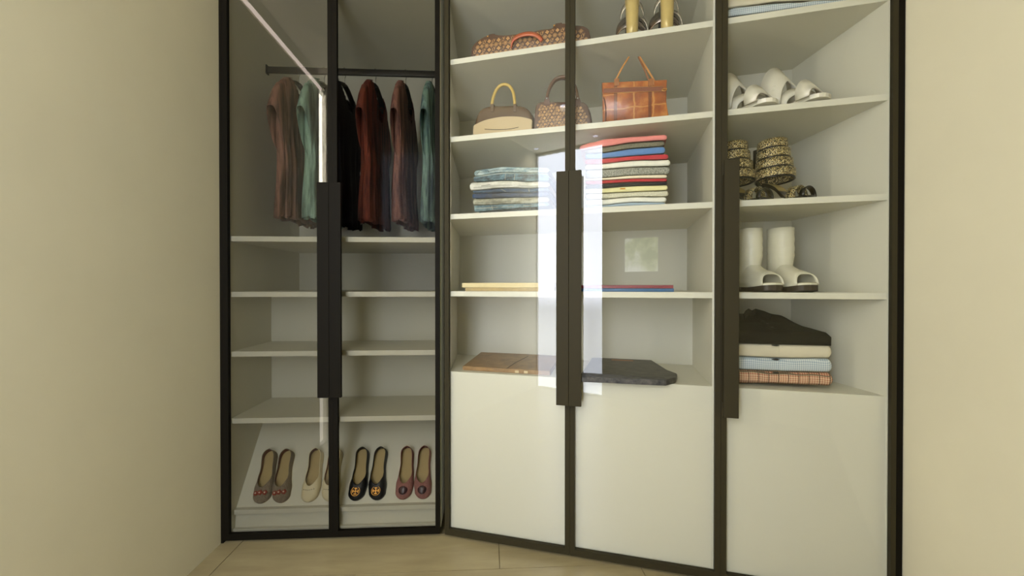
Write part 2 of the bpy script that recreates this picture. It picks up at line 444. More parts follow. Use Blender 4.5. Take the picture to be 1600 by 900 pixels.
poly_board('worktop', cab2, [(lt, cF + .0165), (rt, cF + .0165), (rt, cL - .001), (lx(cL), cL - .001)], SC[0] - .02, SC[0])
poly_board('top_panel', cab2, [(lt, cF), (rt, cF), (rt, cU - .001), (lx(cU), cU - .001)], 2.590, 2.615)
board('lower_panel', cab2, lt, rt, cF, cF + .016, .03, SC[0])
door(cab2, .012, DW - .0005, 1, hz=(.683, 1.690)); door(cab2, DW + .0005, 2 * DW - .0005, -1, hz=(.683, 1.690))
cab3 = thing('wardrobe_cabinet', 'right wardrobe unit with shoes and folded shirts beside the right wall', 'wardrobe', D)
l3 = rt + .025
re = at(D, 1386, 450, cF)[0]; rb = gridline(re, cF, cL)
side_prism('side_panel', cab3, re + .016, .016, cL + .012, .03, TOP)
poly_board('back_panel', cab3, [(l3, cL), (rb, cL), (gridline(re, cF, cL + .012), cL + .012), (l3, cL + .012)], .03, TOP, M['panel_in'])
for z in SC[1:]:
    poly_board('shelf', cab3, [(l3, cF), (re, cF), (gridline(re, cF, cL - .001), cL - .001), (l3, cL - .001)], z - .0245, z)
poly_board('worktop', cab3, [(l3, cF + .0165), (gridline(re, cF, cF + .0165), cF + .0165), (gridline(re, cF, cL - .001), cL - .001), (l3, cL - .001)], SC[0] - .02, SC[0])
board('lower_panel', cab3, l3, re, cF, cF + .016, .03, SC[0])
poly_board('top_panel', cab3, [(l3, cF), (re, cF), (gridline(re, cF, cL - .001), cL - .001), (l3, cL - .001)], 2.590, 2.615)
door(cab3, 2 * DW + .0005, 3 * DW - .020, -1, w1=.016, hz=(.683, 1.690))
board('filler_strip', cab3, 3 * DW - .0195, 3 * DW, 0, .03, 0, TOP, M['frame_shaded'])
# ------------------------------------------------------------------ dresses on the rail
def dress_mat(name, col, dark):
    q = NT(name); x = q.xyz()
    mp = q.n('Mapping'); q.t.links.new(q.co(), mp.inputs[0]); mp.inputs['Scale'].default_value = (1, 1, .12)
    f = q.noise(38, 4, mp.outputs[0], .6)
    q.set(q.b.inputs['Base Color'], q.ramp(f, [(.42, c4(dark)), (.58, c4(col))])); q.b.inputs['Roughness'].default_value = .8
    q.b.inputs['Specular IOR Level'].default_value = .2; q.bump(q.noise(300, 2, q.co()), .2, .001)
    return q.m
def sgn(v): return -1 if v < 0 else 1
def dress(label, col, dark, xh, neck, dz=0.0, seed=0, thick=.034):
    t, _ = at(L, xh, 118, rd)
    root = thing('dress', label, 'dress', L, t, rd, 1.432)
    R = random.Random(seed); m = dress_mat('dress_fabric_%d' % seed, col, dark)
    z0 = 1.432
    # body: half width a(z), half thickness b(z)
    prof_a = [(1.545 + dz, .205), (1.7, .198), (1.85, .196), (1.95, .205), (2.06, .20), (2.16, .197), (2.235, .186), (2.272, .148), (2.297, .09), (2.305, .055)]
    prof_b = [(1.545, thick * .95), (1.8, thick * .9), (2.0, thick * .85), (2.2, thick * .8), (2.28, thick * .55), (2.305, thick * .3)]
    n = 72; ph = [R.uniform(0, 6.28) for _ in range(4)]
    zs = [1.545 + dz + (2.305 - 1.545 - dz) * (i / 44) for i in range(45)]
    verts, faces = [], []
    for i, z in enumerate(zs):
        a, b = smooth_interp(prof_a, z), smooth_interp(prof_b, z)
        k = max(0, min(1, (2.12 - z) / .55))
        for j in range(n):
            th = 2 * PI * j / n; cx, cy = math.cos(th), math.sin(th)
            yy = a * sgn(cy) * abs(cy) ** .62; xx = b * sgn(cx) * abs(cx) ** .45
            rip = .006 * math.sin(9 * th + ph[0]) + .010 * math.sin(19 * th + ph[1]) + .004 * math.sin(27 * th + ph[2])
            xx += rip * k * (1 if abs(cx) > .05 else 0) * sgn(cx) + .003 * math.sin(14 * z + ph[3])
            yy += .004 * k * math.sin(7 * th + ph[1])
            hz = .007 * math.sin(11 * th + ph[2]) * (1 if i == 0 else 0)
            verts.append((xx, yy, z - z0 + hz))
    neck_w, neck_z, fr_only = neck
    for i in range(len(zs) - 1):
        for j in range(n):
            j2 = (j + 1) % n
            f = (i * n + j, i * n + j2, (i + 1) * n + j2, (i + 1) * n + j)
            cz = sum(verts[v][2] for v in f) / 4 + z0; cyy = sum(verts[v][1] for v in f) / 4; cxx = sum(verts[v][0] for v in f) / 4
            zn = neck_z if cxx > 0 else max(neck_z, 2.20)
            if cz > zn and abs(cyy) < neck_w * ((cz - zn) / (2.305 - zn)) ** .9: continue
            faces.append(f)
    me = bpy.data.meshes.new('bodice_skirt'); me.from_pydata(verts, [], faces); me.update()
    o = link('bodice_skirt', me, m, root, True)
    md = o.modifiers.new('s', 'SOLIDIFY'); md.thickness = .002; md.offset = 0
    for s in (-1, 1):
        bm = bmesh.new(); rings = []
        for c_, hv, b in (((.10, 2.12), (.03, .125), thick * .55), ((.16, 2.085), (.055, .13), thick * .62), ((.205, 2.02), (.058, .13), thick * .66), ((.244, 1.955), (.055, .108), thick * .70)):
            rings.append([Vector((b * sgn(math.cos(th)) * abs(math.cos(th)) ** (.45 if math.sin(th) > 0 else 1.3), s * (c_[0] + hv[0] * math.sin(th)), c_[1] + hv[1] * math.sin(th) - z0)) for th in [2 * PI * k / 28 for k in range(28)]])
        add_loft(bm, rings)
        sl = from_bm('sleeve', bm, m, root, True); md = sl.modifiers.new('s', 'SOLIDIFY'); md.thickness = .002; md.offset = -1
    # hanger: own thing
    hg = thing('hanger', label.replace(label, 'black velvet hanger carrying the ' + label.split(' hanging')[0]), 'hanger', L, t, rd, zr, group=None)
    bm = bmesh.new()
    for s in (-1, 1):
        pts = [(0, 0, -.078), (0, s * .045, -.086), (0, s * .09, -.103), (0, s * .135, -.130), (0, s * .165, -.158)]
        add_tube(bm, pts, .009, 10, (.008, .015), True, Vector((1, 0, 0)))
    add_tube(bm, [(0, -.14, -.16), (0, .0, -.165), (0, .14, -.16)], .004, 8)
    from_bm('shoulder_bar', bm, M['black'], hg, True)
    R0 = .020
    pts = [(0, 0, -.07), (0, 0, -.035), (0, .008, -.025)] + [(0, R0 * math.cos(a), R0 * 1.0 * math.sin(a) + .001) for a in [-.9 + .35 * k for k in range(11)]]
    tube('hook', pts, .0016, M['chrome'], hg, 6, up=Vector((1, 0, 0)))
    return root
VN = (.135, 2.08, True); SC_ = (.095, 2.17, True)
dress('dusty rose dress hanging leftmost on the rail', '8f6858', '5a4034', 467, (.14, 2.14, True), 0.0, 1, .040)
dress('pale mint dress hanging second from the left beside the dusty rose dress', '8fae9c', '5b7468', 507, (.135, 2.12, True), 0.0, 2, .036)
dress('black scoop neck dress hanging behind the door handle', '101015', '08080b', 539, (.145, 2.15, True), -.012, 3)
dress('rust brown V-neck dress hanging right of the black dress', '6e3222', '42201a', 587, VN, -.015, 4)
dress('mauve brown V-neck dress hanging between the rust dress and the teal dress', '8a6154', '573a36', 634, VN, -.012, 5)
dress('teal grey V-neck dress hanging rightmost on the rail', '7f9c90', '4a5c60', 675, VN, -.012, 6)

# ------------------------------------------------------------------ ballet flats on the slope
IN = M
M['insole'] = plain('insole_leather', 'b09a68', .6, var=.06)
def flat_mats(name, col, lining, rough=.6, mel=None):
    up = melange(name, mel[0], mel[1], 260) if mel else plain(name, col, rough, var=.1, bs=.2, bscale=500)
    return up, plain(name + '_lining', lining, .6, var=.05)
def incl(x, y):
    """pixel -> (t, s) on the slope; s = distance up the slope from the ledge"""
    r = ray(x, y); o = Vector((0, 0, HC))
    p0 = L.w(0, sd0, sz0); n_ = Vector((L.ey.x * nx, L.ey.y * nx, nz))
    k = (p0 - o).dot(n_) / r.dot(n_); p = o + r * k
    t, d = L.loc(p.x, p.y)
    return t, (d - sd0) / math.cos(INC)
def ballet_flat(label, toe, heel, up, lining, side, group, deco):
    a, b = incl(*toe), incl(*heel)
    s0 = .012
    Lh = .245; tm = a[0]
    ang = math.atan2(b[0] - a[0], b[1] - a[1])
    root = bpy.data.objects.new('ballet_flat', None); C.objects.link(root); root.empty_display_size = .05
    tag(root, label, 'shoe', group)
    # slope basis -> world
    ex = Vector((L.ex.x, L.ex.y, 0)); ey = Vector((L.ey.x * math.cos(INC), L.ey.y * math.cos(INC), math.sin(INC)))
    ez = ex.cross(ey)
    x2 = ex * math.cos(ang) - ey * math.sin(ang); y2 = ey * math.cos(ang) + ex * math.sin(ang)
    org = L.w(tm, sd0, sz0) + ey * s0 + ez * .0045
    mw = Matrix((( x2.x, y2.x, ez.x, org.x), (x2.y, y2.y, ez.y, org.y), (x2.z, y2.z, ez.z, org.z), (0, 0, 0, 1)))
    root.matrix_world = mw
    # width profile (half) and centre offset (shoe curves)
    wp = [(0, .036), (.14, .0405), (.28, .0435), (.45, .0375), (.65, .032), (.82, .033), (1, .031)]
    def hw(s): return max(.0012, smooth_interp(wp, s) * (math.sqrt(max(0, 1 - ((.13 - s) / .13) ** 2)) if s < .13 else math.sqrt(max(0, 1 - ((s - .87) / .13) ** 2)) if s > .87 else 1))
    def cxo(s): return side * (.006 * math.sin(PI * min(1, s * 1.1)) - .004)
    hp = [(0, .012), (.06, .024), (.2, .036), (.35, .042), (.6, .044), (.85, .050), (1, .052)]
    def rimr(s, w):
        if s < .27: return 0
        k = min(1, (s - .27) / .30); return min(w - .0055, (.034) * math.sqrt(1 - (1 - k) ** 2) * (1 if s < .8 else 1))
    ss = [0, .003, .008, .02, .04, .07, .11, .16, .21, .25, .27, .28, .30, .33, .37, .42, .5, .58, .66, .74, .82, .88, .92, .95, .97, .985, .994, 1]
    verts, faces = [], []; mm = 9
    for s in ss:
        w_, h = hw(s), smooth_interp(hp, s); c_ = cxo(s); r = max(0, rimr(s, w_))
        thr = math.acos(min(1, (r / w_)) ** (1 / .75)) if w_ > 0 else PI / 2
        for sd in (1, -1):
            for j in range(mm + 1):
                th = thr * j / mm; u_ = j / mm; qb = max(0, min(1, (s - .36) / .16)); qb = qb * qb * (3 - 2 * qb)
                xv = w_ * max(0, math.cos(th)) ** .75; zv = h * math.sin(th) ** .75 if th > 0 else 0
                xw = max(.0004, w_ - min(.0045, w_ * .5) * u_ ** 2); zw = interp([(.36, .026), (.6, .028), (.85, .036), (1, .040)], s) * u_ ** .8
                verts.append((c_ + sd * (xv + (xw - xv) * qb), s * Lh, zv + (zw - zv) * qb))
    st = 2 * (mm + 1)
    for i in range(len(ss) - 1):
        for sd in (0, 1):
            for j in range(mm):
                p = i * st + sd * (mm + 1) + j; q_ = p + st
                faces.append((p, q_, q_ + 1, p + 1) if sd == 0 else (p, p + 1, q_ + 1, q_))
    me = bpy.data.meshes.new('upper'); me.from_pydata(verts, [], faces); me.update()
    rim_l = [(verts[i * 2 * (mm + 1) + mm], verts[i * 2 * (mm + 1) + 2 * mm + 1]) for i in range(len(ss)) if ss[i] >= .275]
    bm = bmesh.new(); bm.from_mesh(me); bmesh.ops.remove_doubles(bm, verts=bm.verts, dist=2e-5); bm.to_mesh(me); bm.free()
    o = link('upper', me, [up, lining], root, True)
    md = o.modifiers.new('s', 'SOLIDIFY'); md.thickness = .0016; md.offset = -1; md.material_offset = 1; md.material_offset_rim = 0
    out = [(cxo(s) + hw(s), s * Lh) for s in ss] + [(cxo(s) - hw(s), s * Lh) for s in reversed(ss[1:-1])]
    bm = bmesh.new(); add_prism(bm, out, -.004, .0005); from_bm('sole', bm, up if 'black' in label else M['insole'], root)
    out = [(cxo(s) + hw(s) * .94, s * Lh * .985 + .002) for s in ss] + [(cxo(s) - hw(s) * .94, s * Lh * .985 + .002) for s in reversed(ss[1:-1])]
    bm = bmesh.new(); add_prism(bm, out, .0008, .003); from_bm('insole', bm, M['insole'], root)
    # rim piping
    rim = []
    for s in ss:
        w_ = hw(s)
        if s < .275: continue
        h = smooth_interp(hp, s); r = max(0, rimr(s, w_)); thr = math.acos(min(1, (r / w_)) ** (1 / .75))
        rim.append((cxo(s), r, s * Lh, h * math.sin(thr) ** .75))
    pts = [b for a, b in rim_l][::-1] + [(rim[0][0], .269 * Lh, rim[0][3])] + [a for a, b in rim_l]
    tube('rim_piping', pts, .0013, up, root, 6)
    deco(root, cxo(.17), Lh)
    return root
def zt(s):  # height of vamp top
    return interp([(0, .012), (.06, .024), (.2, .036), (.35, .042)], s)
M['gold'] = plain('gold_metal', 'd09a4a', .3, metal=.8, var=.04)
M['flower'] = plain('red_flower', '8e3022', .7, var=.1)
M['pearl'] = plain('pearl', 'e6dccb', .25, var=.02)
M['plum'] = plain('plum_button', '3c2228', .25, var=.1)
M['stud'] = plain('punched_hole', '3a3222', .7)
def deco_flowers(root, cx, Lh):
    for i in (-1, 0, 1):
        s = .175; x = cx + i * .021; z = zt(s) * (1 - .18 * i * i)
        bm = bmesh.new()
        for k in range(5):
            a = 2 * PI * k / 5
            bmesh.ops.create_uvsphere(bm, u_segments=8, v_segments=5, radius=.0062, matrix=Matrix.Translation((x + .006 * math.cos(a), s * Lh + .006 * math.sin(a), z + .003)))
        f = from_bm('flower', bm, M['flower'], root, True)
        bm = bmesh.new(); bmesh.ops.create_uvsphere(bm, u_segments=10, v_segments=6, radius=.0036, matrix=Matrix.Translation((x, s * Lh, z + .009)))
        from_bm('pearl', bm, M['pearl'], f, True)
def deco_holes(root, cx, Lh):
    bm = bmesh.new()
    for i in range(6):
        x = cx + (i - 2.5) * .0095; s = .215 - .02 * (1 - abs(i - 2.5) / 2.5); z = zt(s) * (1 - .10 * (abs(i - 2.5) / 2.5) ** 2)
        bmesh.ops.create_uvsphere(bm, u_segments=8, v_segments=5, radius=.0022, matrix=Matrix.Translation((x, s * Lh, z)))
    o = from_bm('punched_holes', bm, M['stud'], root, True)
def deco_button(root, cx, Lh):
    s = .16; z = zt(s)
    bm = bmesh.new(); bmesh.ops.create_uvsphere(bm, u_segments=24, v_segments=10, radius=.0205, matrix=Matrix.Translation((cx, s * Lh, z - .001)) @ Matrix.Rotation(.1, 4, 'X') @ Matrix.Diagonal((1, 1, .30, 1)))
    b = from_bm('button', bm, M['plum'], root, True)
    tube('button_rim', [(cx + .0205 * math.cos(a), s * Lh + .0205 * math.sin(a), z) for a in [2 * PI * k / 28 for k in range(29)]], .0015, M['plum'], b, 6)
def deco_medal(root, cx, Lh):
    s = .155; y0 = s * Lh; z = zt(s) + .003
    bm = bmesh.new(); add_loft(bm, [[Vector((cx + r * math.cos(a), y0 + r * math.sin(a), zz)) for a in [2 * PI * k / 32 for k in range(32)]] for r, zz in ((.0205, z - .006), (.0205, z), (.0001, z + .0002))])
    b = from_bm('medallion', bm, M['flower'] if False else plain('medal_ground', '2a130c', .5), root, True)
    bm = bmesh.new()
    for r in (.0205,):
        add_tube(bm, [(cx + r * math.cos(a), y0 + r * math.sin(a), z) for a in [2 * PI * k / 32 for k in range(33)]], .0014, 6)
    for k in range(4):   # four T shapes meeting in a cross
        rot = Matrix.Translation((cx, y0, z)) @ Matrix.Rotation(k * PI / 2, 4, 'Z')
        for x0, x1, ya, yb in ((-.0017, .0017, .0008, .0125), (-.0062, .0062, .0122, .0152), (-.0062, -.0038, .0098, .0124), (.0038, .0062, .0098, .0124)):
            n0 = len(bm.verts); add_box(bm, x0, x1, ya, yb, 0, .0014)
            bm.verts.ensure_lookup_table()
            for v in bm.verts[n0:]: v.co = rot @ v.co
    from_bm('emblem', bm, M['gold'], b)
u1, l1 = flat_mats('tweed_flat', None, '6b3020', mel=('5c4d40', '978977'))
u2, l2 = flat_mats('ivory_flat', 'ded2ae', '5a2836', .5)
l2b = plain('red_lining', '8e2c18', .6)
u3, l3_ = flat_mats('black_flat', '08080c', '15100c', .45)
u4, l4 = flat_mats('rose_flat', '96645c', '6a302a', mel=('7a4a46', 'b08078'))
ballet_flat('grey brown tweed ballet flat with red flowers, leftmost on the rack', (408, 790), (429, 697), u1, l1, 1, 'tweed ballet flats', deco_flowers)
ballet_flat('grey brown tweed ballet flat with red flowers, next to the ivory pair', (438, 789), (452, 697), u1, l1, -1, 'tweed ballet flats', deco_flowers)
ballet_flat('ivory ballet flat with purple lining and punched toe, left of its pair', (483, 787), (500, 698), u2, l2, 1, 'ivory ballet flats', deco_holes)
ballet_flat('ivory ballet flat with red lining partly behind the dark door stile', (515, 787), (527, 698), u2, l2b, -1, 'ivory ballet flats', deco_holes)
ballet_flat('black ballet flat with gold medallion beside the ivory pair', (556, 786), (572, 695), u3, l3_, 1, 'black ballet flats', deco_medal)
ballet_flat('black ballet flat with gold medallion beside the rose pair', (588, 785), (597, 694), u3, l3_, -1, 'black ballet flats', deco_medal)
ballet_flat('dusty rose ballet flat with dark round button, left of its pair', (630, 784), (640, 693), u4, l4, 1, 'rose ballet flats', deco_button)
ballet_flat('dusty rose ballet flat with dark round button, rightmost on the rack', (660, 783), (664, 693), u4, l4, -1, 'rose ballet flats', deco_button)

# ------------------------------------------------------------------ folded garments in stacks
def garment(name, label, cat, fr, top, bot, d0, depth, mat, group=None, seed=0, n=44, amp=.0008, parts=None, endr=.012, gap=.0005, back_taper=0.0):
    """top / bot: pixel polylines [(x, y)..] of the front fold's upper and lower edge"""
    xa_, xb_ = top[0][0], top[-1][0]
    ta, tb = at(fr, xa_, top[0][1], d0)[0], at(fr, xb_, top[-1][1], d0)[0]
    zT = [(at(fr, x, y, d0)) for x, y in top]; zB = [(at(fr, x, y, d0)) for x, y in bot]
    base = min(z for _, z in zB); tm = (ta + tb) / 2
    root_loc = fr.w(tm, d0, base)
    R = random.Random(seed); p1, p2 = R.uniform(0, 6), R.uniform(0, 6)
    rings = []; wd = tb - ta; m_ = 8
    for i in range(n + 1):
        s = i / n
        if s < .12: s = .12 * (s / .12) ** 1.6
        if s > .88: s = 1 - .12 * ((1 - s) / .12) ** 1.6
        t = ta + wd * s
        a, b = smooth_interp(zB, t) + gap, smooth_interp(zT, t) - gap
        e = min(t - ta, tb - t); k = 1 if e > endr else math.sqrt(max(0.0, 1 - (1 - e / endr) ** 2)); k = max(k, .06)
        mid, hh = (a + b) / 2, (b - a) / 2 * k
        ins = (1 - k) * .010
        w1 = amp * (math.sin(60 * t + p1) + math.sin(23 * t + p2)) * k
        prof = []
        rr = min(hh, .014)
        for j in range(m_ + 1):                       # front fold
            th = -PI / 2 + PI * j / m_
            prof.append((rr * (1 - max(0, math.cos(th)) ** .8) + ins + w1, mid + hh * (1 if abs(math.sin(th)) > .999 else math.sin(th)) ))
        prof += [(depth * .5, mid + hh), (depth - rr - ins, mid + hh), (depth - ins - rr * .3, mid + hh * .6), (depth - ins, mid), (depth - ins - rr * .3, mid - hh * .6), (depth - rr - ins, mid - hh), (depth * .5, mid - hh)]
        rings.append([Vector((t - tm, dd, zz - base)) for dd, zz in prof])
    bm = bmesh.new(); add_loft(bm, rings, True, True, True)
    o = from_bm(name, bm, mat, None, True, root_loc, (0, 0, fr.a))
    tag(o, label, cat, group)
    def surf(x, v, out=.0008):
        """point on the front fold at pixel column x, v in 0..1 from bottom to top (local)"""
        t = at(fr, x, interp(top, x), d0)[0]; a, b = smooth_interp(zB, t) + gap, smooth_interp(zT, t) - gap
        hh = (b - a) / 2; rr = min(hh, .014); sn = 2 * v - 1; cs = math.sqrt(max(0, 1 - sn * sn))
        return Vector((t - tm, rr * (1 - cs ** .8) - out, (a + b) / 2 + hh * sn - base))
    o['_'] = 0; del o['_']
    if parts:
        for pn, pts, wdt, pm in parts:
            bm = bmesh.new(); P = []
            for (x, v), (x2, v2) in zip(pts, pts[1:]):
                K = 8
                for k in range(K): P.append(surf(x + (x2 - x) * k / K, v + (v2 - v) * k / K))
            P.append(surf(*pts[-1]))
            add_tube(bm, P, wdt, 6); from_bm(pn, bm, pm, o, True)
    return o
def curve(*p): return list(p)
# sweaters: shared boundaries, x at 935 / 985 / 1045
dS = cF + .045
def lv(l, mid, r, xl=914, xr=1045): return [(xl, l + (l - mid) * (936 - xl) / 50 * .6), (940, l), (985, mid), (xr, r)]
bnd = [lv(323.6, 321.6, 318.7), lv(320.6, 316.2, 315.9), lv(311, 307.6, 306.9), lv(301.8, 299.6, 297.0), lv(294, 290.4, 288.4), lv(287.4, 284.6, 283.4), lv(281.6, 279, 278), lv(278, 274, 272),
       lv(264.3, 261, 259), lv(255.6, 250.5, 248.5), lv(247.4, 243.6, 239.5), lv(238.5, 231.8, 227.8), lv(229.8, 222.5, 218.6), None]
M['cream_knit'] = melange('cream_knit', 'b9b59c', 'd8d5c0', 220); M['grey_knit'] = melange('grey_knit', '565852', 'b2b2a6', 210)
M['taupe_knit'] = melange('taupe_knit', '5e5a4a', '8a8470', 240)
sw = [('pale blue garment folded at the very bottom of the sweater stack', cloth('pale_blue', '9fb2c2'), 1040, .8),
      ('plain white garment folded second from the bottom of the sweater stack', cloth('white_a', 'e2e0d4'), 1042, 1),
      ('cream ribbed knit garment folded under the yellow one', M['cream_knit'], 1045, 1),
      ('pale yellow garment with an orange mark on its front fold', cloth('yellow', 'e0d9a4'), 1044, 1),
      ('black garment folded in the lower half of the sweater stack', cloth('charcoal', '25222a'), 1043, 1),
      ('red garment folded directly above the black one', cloth('red_a', 'b02c36'), 1043, 1),
      ('thin cream garment folded between the lower red one and the grey knit', cloth('cream_b', 'e3d6bd'), 1043, 1),
      ('grey marled chunky knit sweater in the middle of the stack', M['grey_knit'], 1047, 1),
      ('thick white sweater folded above the grey marled knit', cloth('white_b', 'e2e0d2', knit=.3), 1048, 1),
      ('red sweater folded under the blue one', cloth('red_b', 'b93240'), 1045, 1),
      ('sky blue sweater folded under the taupe one', cloth('blue', '5a82b8'), 1040, 1),
      ('taupe grey sweater folded right under the pink one', M['taupe_knit'], 1039, 1)]
def fit(b, xr): return [p for p in b[:-1]] + [(xr, b[-1][1] + (1045 - xr) * .0)]
for i, (lb, m, xr, _) in enumerate(sw):
    pt = None
    if i == 3: pt = [('orange_mark', [(969, .62), (973, .58), (977, .60)], .0032, cloth('orange_mark', 'c98a20'))]
    garment('sweater', lb, 'sweater', D, fit(bnd[i + 1], xr), fit(bnd[i], xr), dS + (i % 3) * .002, .27, m, 'folded sweaters in the tall stack', 20 + i, parts=pt)
garment('sweater', 'salmon pink sweater on top of the stack, reaching out to the left', 'sweater', D,
        [(905, 226.5), (925, 221), (945, 216.2), (985, 213), (1020, 210.5), (1043, 209)], [(905, 235), (925, 232.5), (945, 229), (985, 222.5), (1020, 219.6), (1043, 218.6)], dS - .012, .28, cloth('pink', 'dd8680', .06), 'folded sweaters in the tall stack', 40)
# jeans
dJ = cF + .045
st_w = plain('seam_thread', 'b9b293', .8); st_b = plain('dark_seam', '27323a', .8)
def jb(*ys): return [(736, ys[0]), (780, ys[1]), (835, ys[2]), (858, ys[3] if len(ys) > 3 else ys[2])]
jn = [(jb(331.9, 328.1, 323.4, 321.6), jb(320.5, 319.5, 318, 316), 'teal blue faded jeans folded at the bottom of the jeans stack', denim('denim_a', '27434c', '7d98a0'), [('seam', [(742, .5), (852, .55)], .0007, st_w), ('seam', [(770, .1), (768, .9)], .0007, st_w), ('waistband', [(740, .88), (856, .92)], .0022, denim('denim_band', '3a5560', '8aa3aa'))]),
      (jb(320.5, 319.5, 318, 316), jb(310.5, 308.8, 307.5, 306.5), 'sand grey jeans with stitched pocket folded above the teal pair', denim('denim_b', '6e6b58', 'b3b19c'), [('pocket', [(802, .15), (802, .75), (832, .8), (832, .2)], .0008, st_w), ('seam', [(742, .35), (800, .4)], .0008, st_b)]),
      (jb(310.5, 308.8, 307.5, 306.5), jb(301.5, 300.5, 300, 299.5), 'navy blue jeans folded lower of the two navy pairs', denim('denim_c', '152036', '2c4468'), [('seam', [(742, .8), (852, .85)], .001, st_b)]),
      (jb(301.5, 300.5, 300, 299.5), jb(298.0, 294.0, 293.5, 293), 'navy blue jeans folded upper of the two navy pairs', denim('denim_d', '1c2c42', '36506e'), [('pocket', [(782, .85), (790, .15)], .0007, st_w), ('seam', [(826, .9), (827, .1)], .0007, st_w)]),
      (jb(298.0, 294.0, 293.5, 293), jb(284.5, 281.8, 283.2, 283.5), 'white jeans folded in the middle of the jeans stack', denim('denim_e', 'b8b6a8', 'dbd9cf'), [('seam', [(740, .3), (780, .4), (856, .25)], .0016, cloth('white_seam', 'a9a79a')), ('pocket', [(752, .45), (766, .55)], .0009, st_b)]),
      (jb(284.5, 281.8, 283.2, 283.5), jb(276, 269.8, 269.8, 270.5), 'dark teal jeans with double side seam folded under the top pair', denim('denim_f', '1d2a33', '5f8290', 20), [('seam', [(789, .05), (790, .95)], .0007, st_w), ('seam', [(803, .05), (805, .95)], .0007, st_w), ('seam', [(806, .05), (808, .95)], .0007, st_w), ('waistband', [(740, .92), (856, .95)], .0022, denim('denim_band2', '8a9c9c', 'b5c0bc'))]),
      (jb(276, 269.8, 269.8, 270.5), jb(265.5, 260.0, 260.3, 261), 'pale bleached blue jeans on top of the jeans stack', denim('denim_g', '61808a', 'b6c4c2', 18), [('seam', [(740, .5), (780, .45), (856, .5)], .0009, st_b), ('pocket', [(744, .2), (750, .8), (762, .7), (764, .2)], .0009, st_b)])]
for i, (b, t, lb, m, pt) in enumerate(jn):
    xl_ = (740, 738, 737, 738, 733, 739, 740)[i]; b = [(xl_, b[0][1])] + b[1:]; t = [(xl_, t[0][1])] + t[1:]
    garment('jeans', lb, 'jeans', D, t, b, dJ + (i % 2) * .003, .29, m, 'folded jeans on the middle shelf', 60 + i, parts=pt, amp=.0016)
# folded shirts on the right worktop
dR = cF + .05
def sb(l, m, r, xr=1300): return [(1134, l - .8), (1150, l), (1216, m), (xr, r)]
mt = check('tartan', 'd8bf9c', 'a25f4c', .0085, ('2d2620', .036, .09)); mg = check('gingham_blue', 'd3d8d8', '8fa0ae', .0075); mc = plain('cream_shirt', 'cdc4ac', .85, var=.03, bs=.2, bscale=500)
mk = check('black_check', '040404', '12110b', .009)
bt = plain('dark_button', '1a1712', .4)
rows = [(sb(599, 600.3, 604.5, 1303), sb(578.5, 581, 583.6, 1303), 'red and cream tartan shirt folded at the bottom of the shirt stack', mt),
        (sb(578.5, 581, 583.6, 1302), sb(557.5, 560.5, 561.5, 1302), 'light blue gingham shirt folded between tartan and cream shirts', mg),
        (sb(557.5, 560.5, 561.5, 1301), sb(537, 538.4, 538.6, 1301), 'plain cream shirt folded under the black shirt', mc)]
for i, (b, t, lb, m) in enumerate(rows):
    o = garment('shirt', lb, 'shirt', D, t, b, dR + i * .002, .30, m, 'folded shirts on the right worktop', 80 + i, endr=.016, gap=.0004)
    # button placket and cuff at the middle of the fold
    tcen = at(D, 1218, 560, dR)[0] - (at(D, t[0][0], t[0][1], dR + i * .002)[0] + at(D, t[-1][0], t[-1][1], dR + i * .002)[0]) / 2
    z1 = .030 if i == 0 else .0
    hgt = at(D, 1218, t[2][1], dR)[1] - at(D, 1218, b[2][1], dR)[1]
    zb_ = at(D, 1218, b[2][1], dR)[1] - o.location.z
    bm = bmesh.new(); add_tube(bm, [(tcen, .004 - .006 * math.sin(PI * k / 8) , zb_ + hgt * (.1 + .8 * k / 8)) for k in range(9)], .001, 6)
    from_bm('placket_seam', bm, bt if i < 0 else m, o, True)
    bm = bmesh.new(); add_loft(bm, [[Vector((tcen - .028 + .028 * k / 3 + r * 0, -.002 - r * math.cos(a), zb_ + hgt * .93 + r * math.sin(a))) for a in [2 * PI * j / 8 for j in range(8)]] for k, r in enumerate((.001, .0035, .004, .001))], True, True, True)
    from_bm('collar_button', bm, bt, o, True)
# black shirt on top: slab whose top rises towards the collar at the back
tL, zL = at(D, 1134, 522, dR); tR, zR = at(D, 1299, 538, dR); base = at(D, 1216, 538.2, dR)[1] + .001
tm = (tL + tR) / 2; W = tR - tL
o_t = thing('shirt', 'black subtly checked shirt with raised collar, topmost of the shirt stack', 'shirt', D, tm, dR, base, group='folded shirts on the right worktop')
bm = bmesh.new(); NX, NY = 30, 22; grid = []; dep = .27
ztop = at(D, 1296, 519.5, dR)[1] - base
for j in range(NY + 1):
    v = j / NY; row = []
    lft = -W / 2; rgt = W / 2 - max(0, v - .0) * .075 * W
    for i in range(NX + 1):
        u = i / NX; x = lft + (rgt - lft) * u
        hh = ztop + .062 * smooth_interp([(0, 0), (.55, .35), (1, 1)], v) * smooth_interp([(0, .85), (.45, .86), (.62, 1.0), (.8, .8), (1, .25)], u)
        e = min(1, min(u, 1 - u) / .04); f = min(1, v / .05)
        hh = hh * (.75 + .25 * math.sqrt(e)) * (.86 + .14 * math.sqrt(f)) - (.004 * math.exp(-((u - .5) / .02) ** 2) if v < .8 else 0)
        row.append(bm.verts.new((x, dep * v, hh)))
    grid.append(row)
low = [[bm.verts.new((vv.co.x * .995, vv.co.y, 0)) for vv in r] for r in grid]
for j in range(NY):
    for i in range(NX):
        bm.faces.new((grid[j][i], grid[j][i + 1], grid[j + 1][i + 1], grid[j + 1][i])); bm.faces.new((low[j][i], low[j + 1][i], low[j + 1][i + 1], low[j][i + 1]))
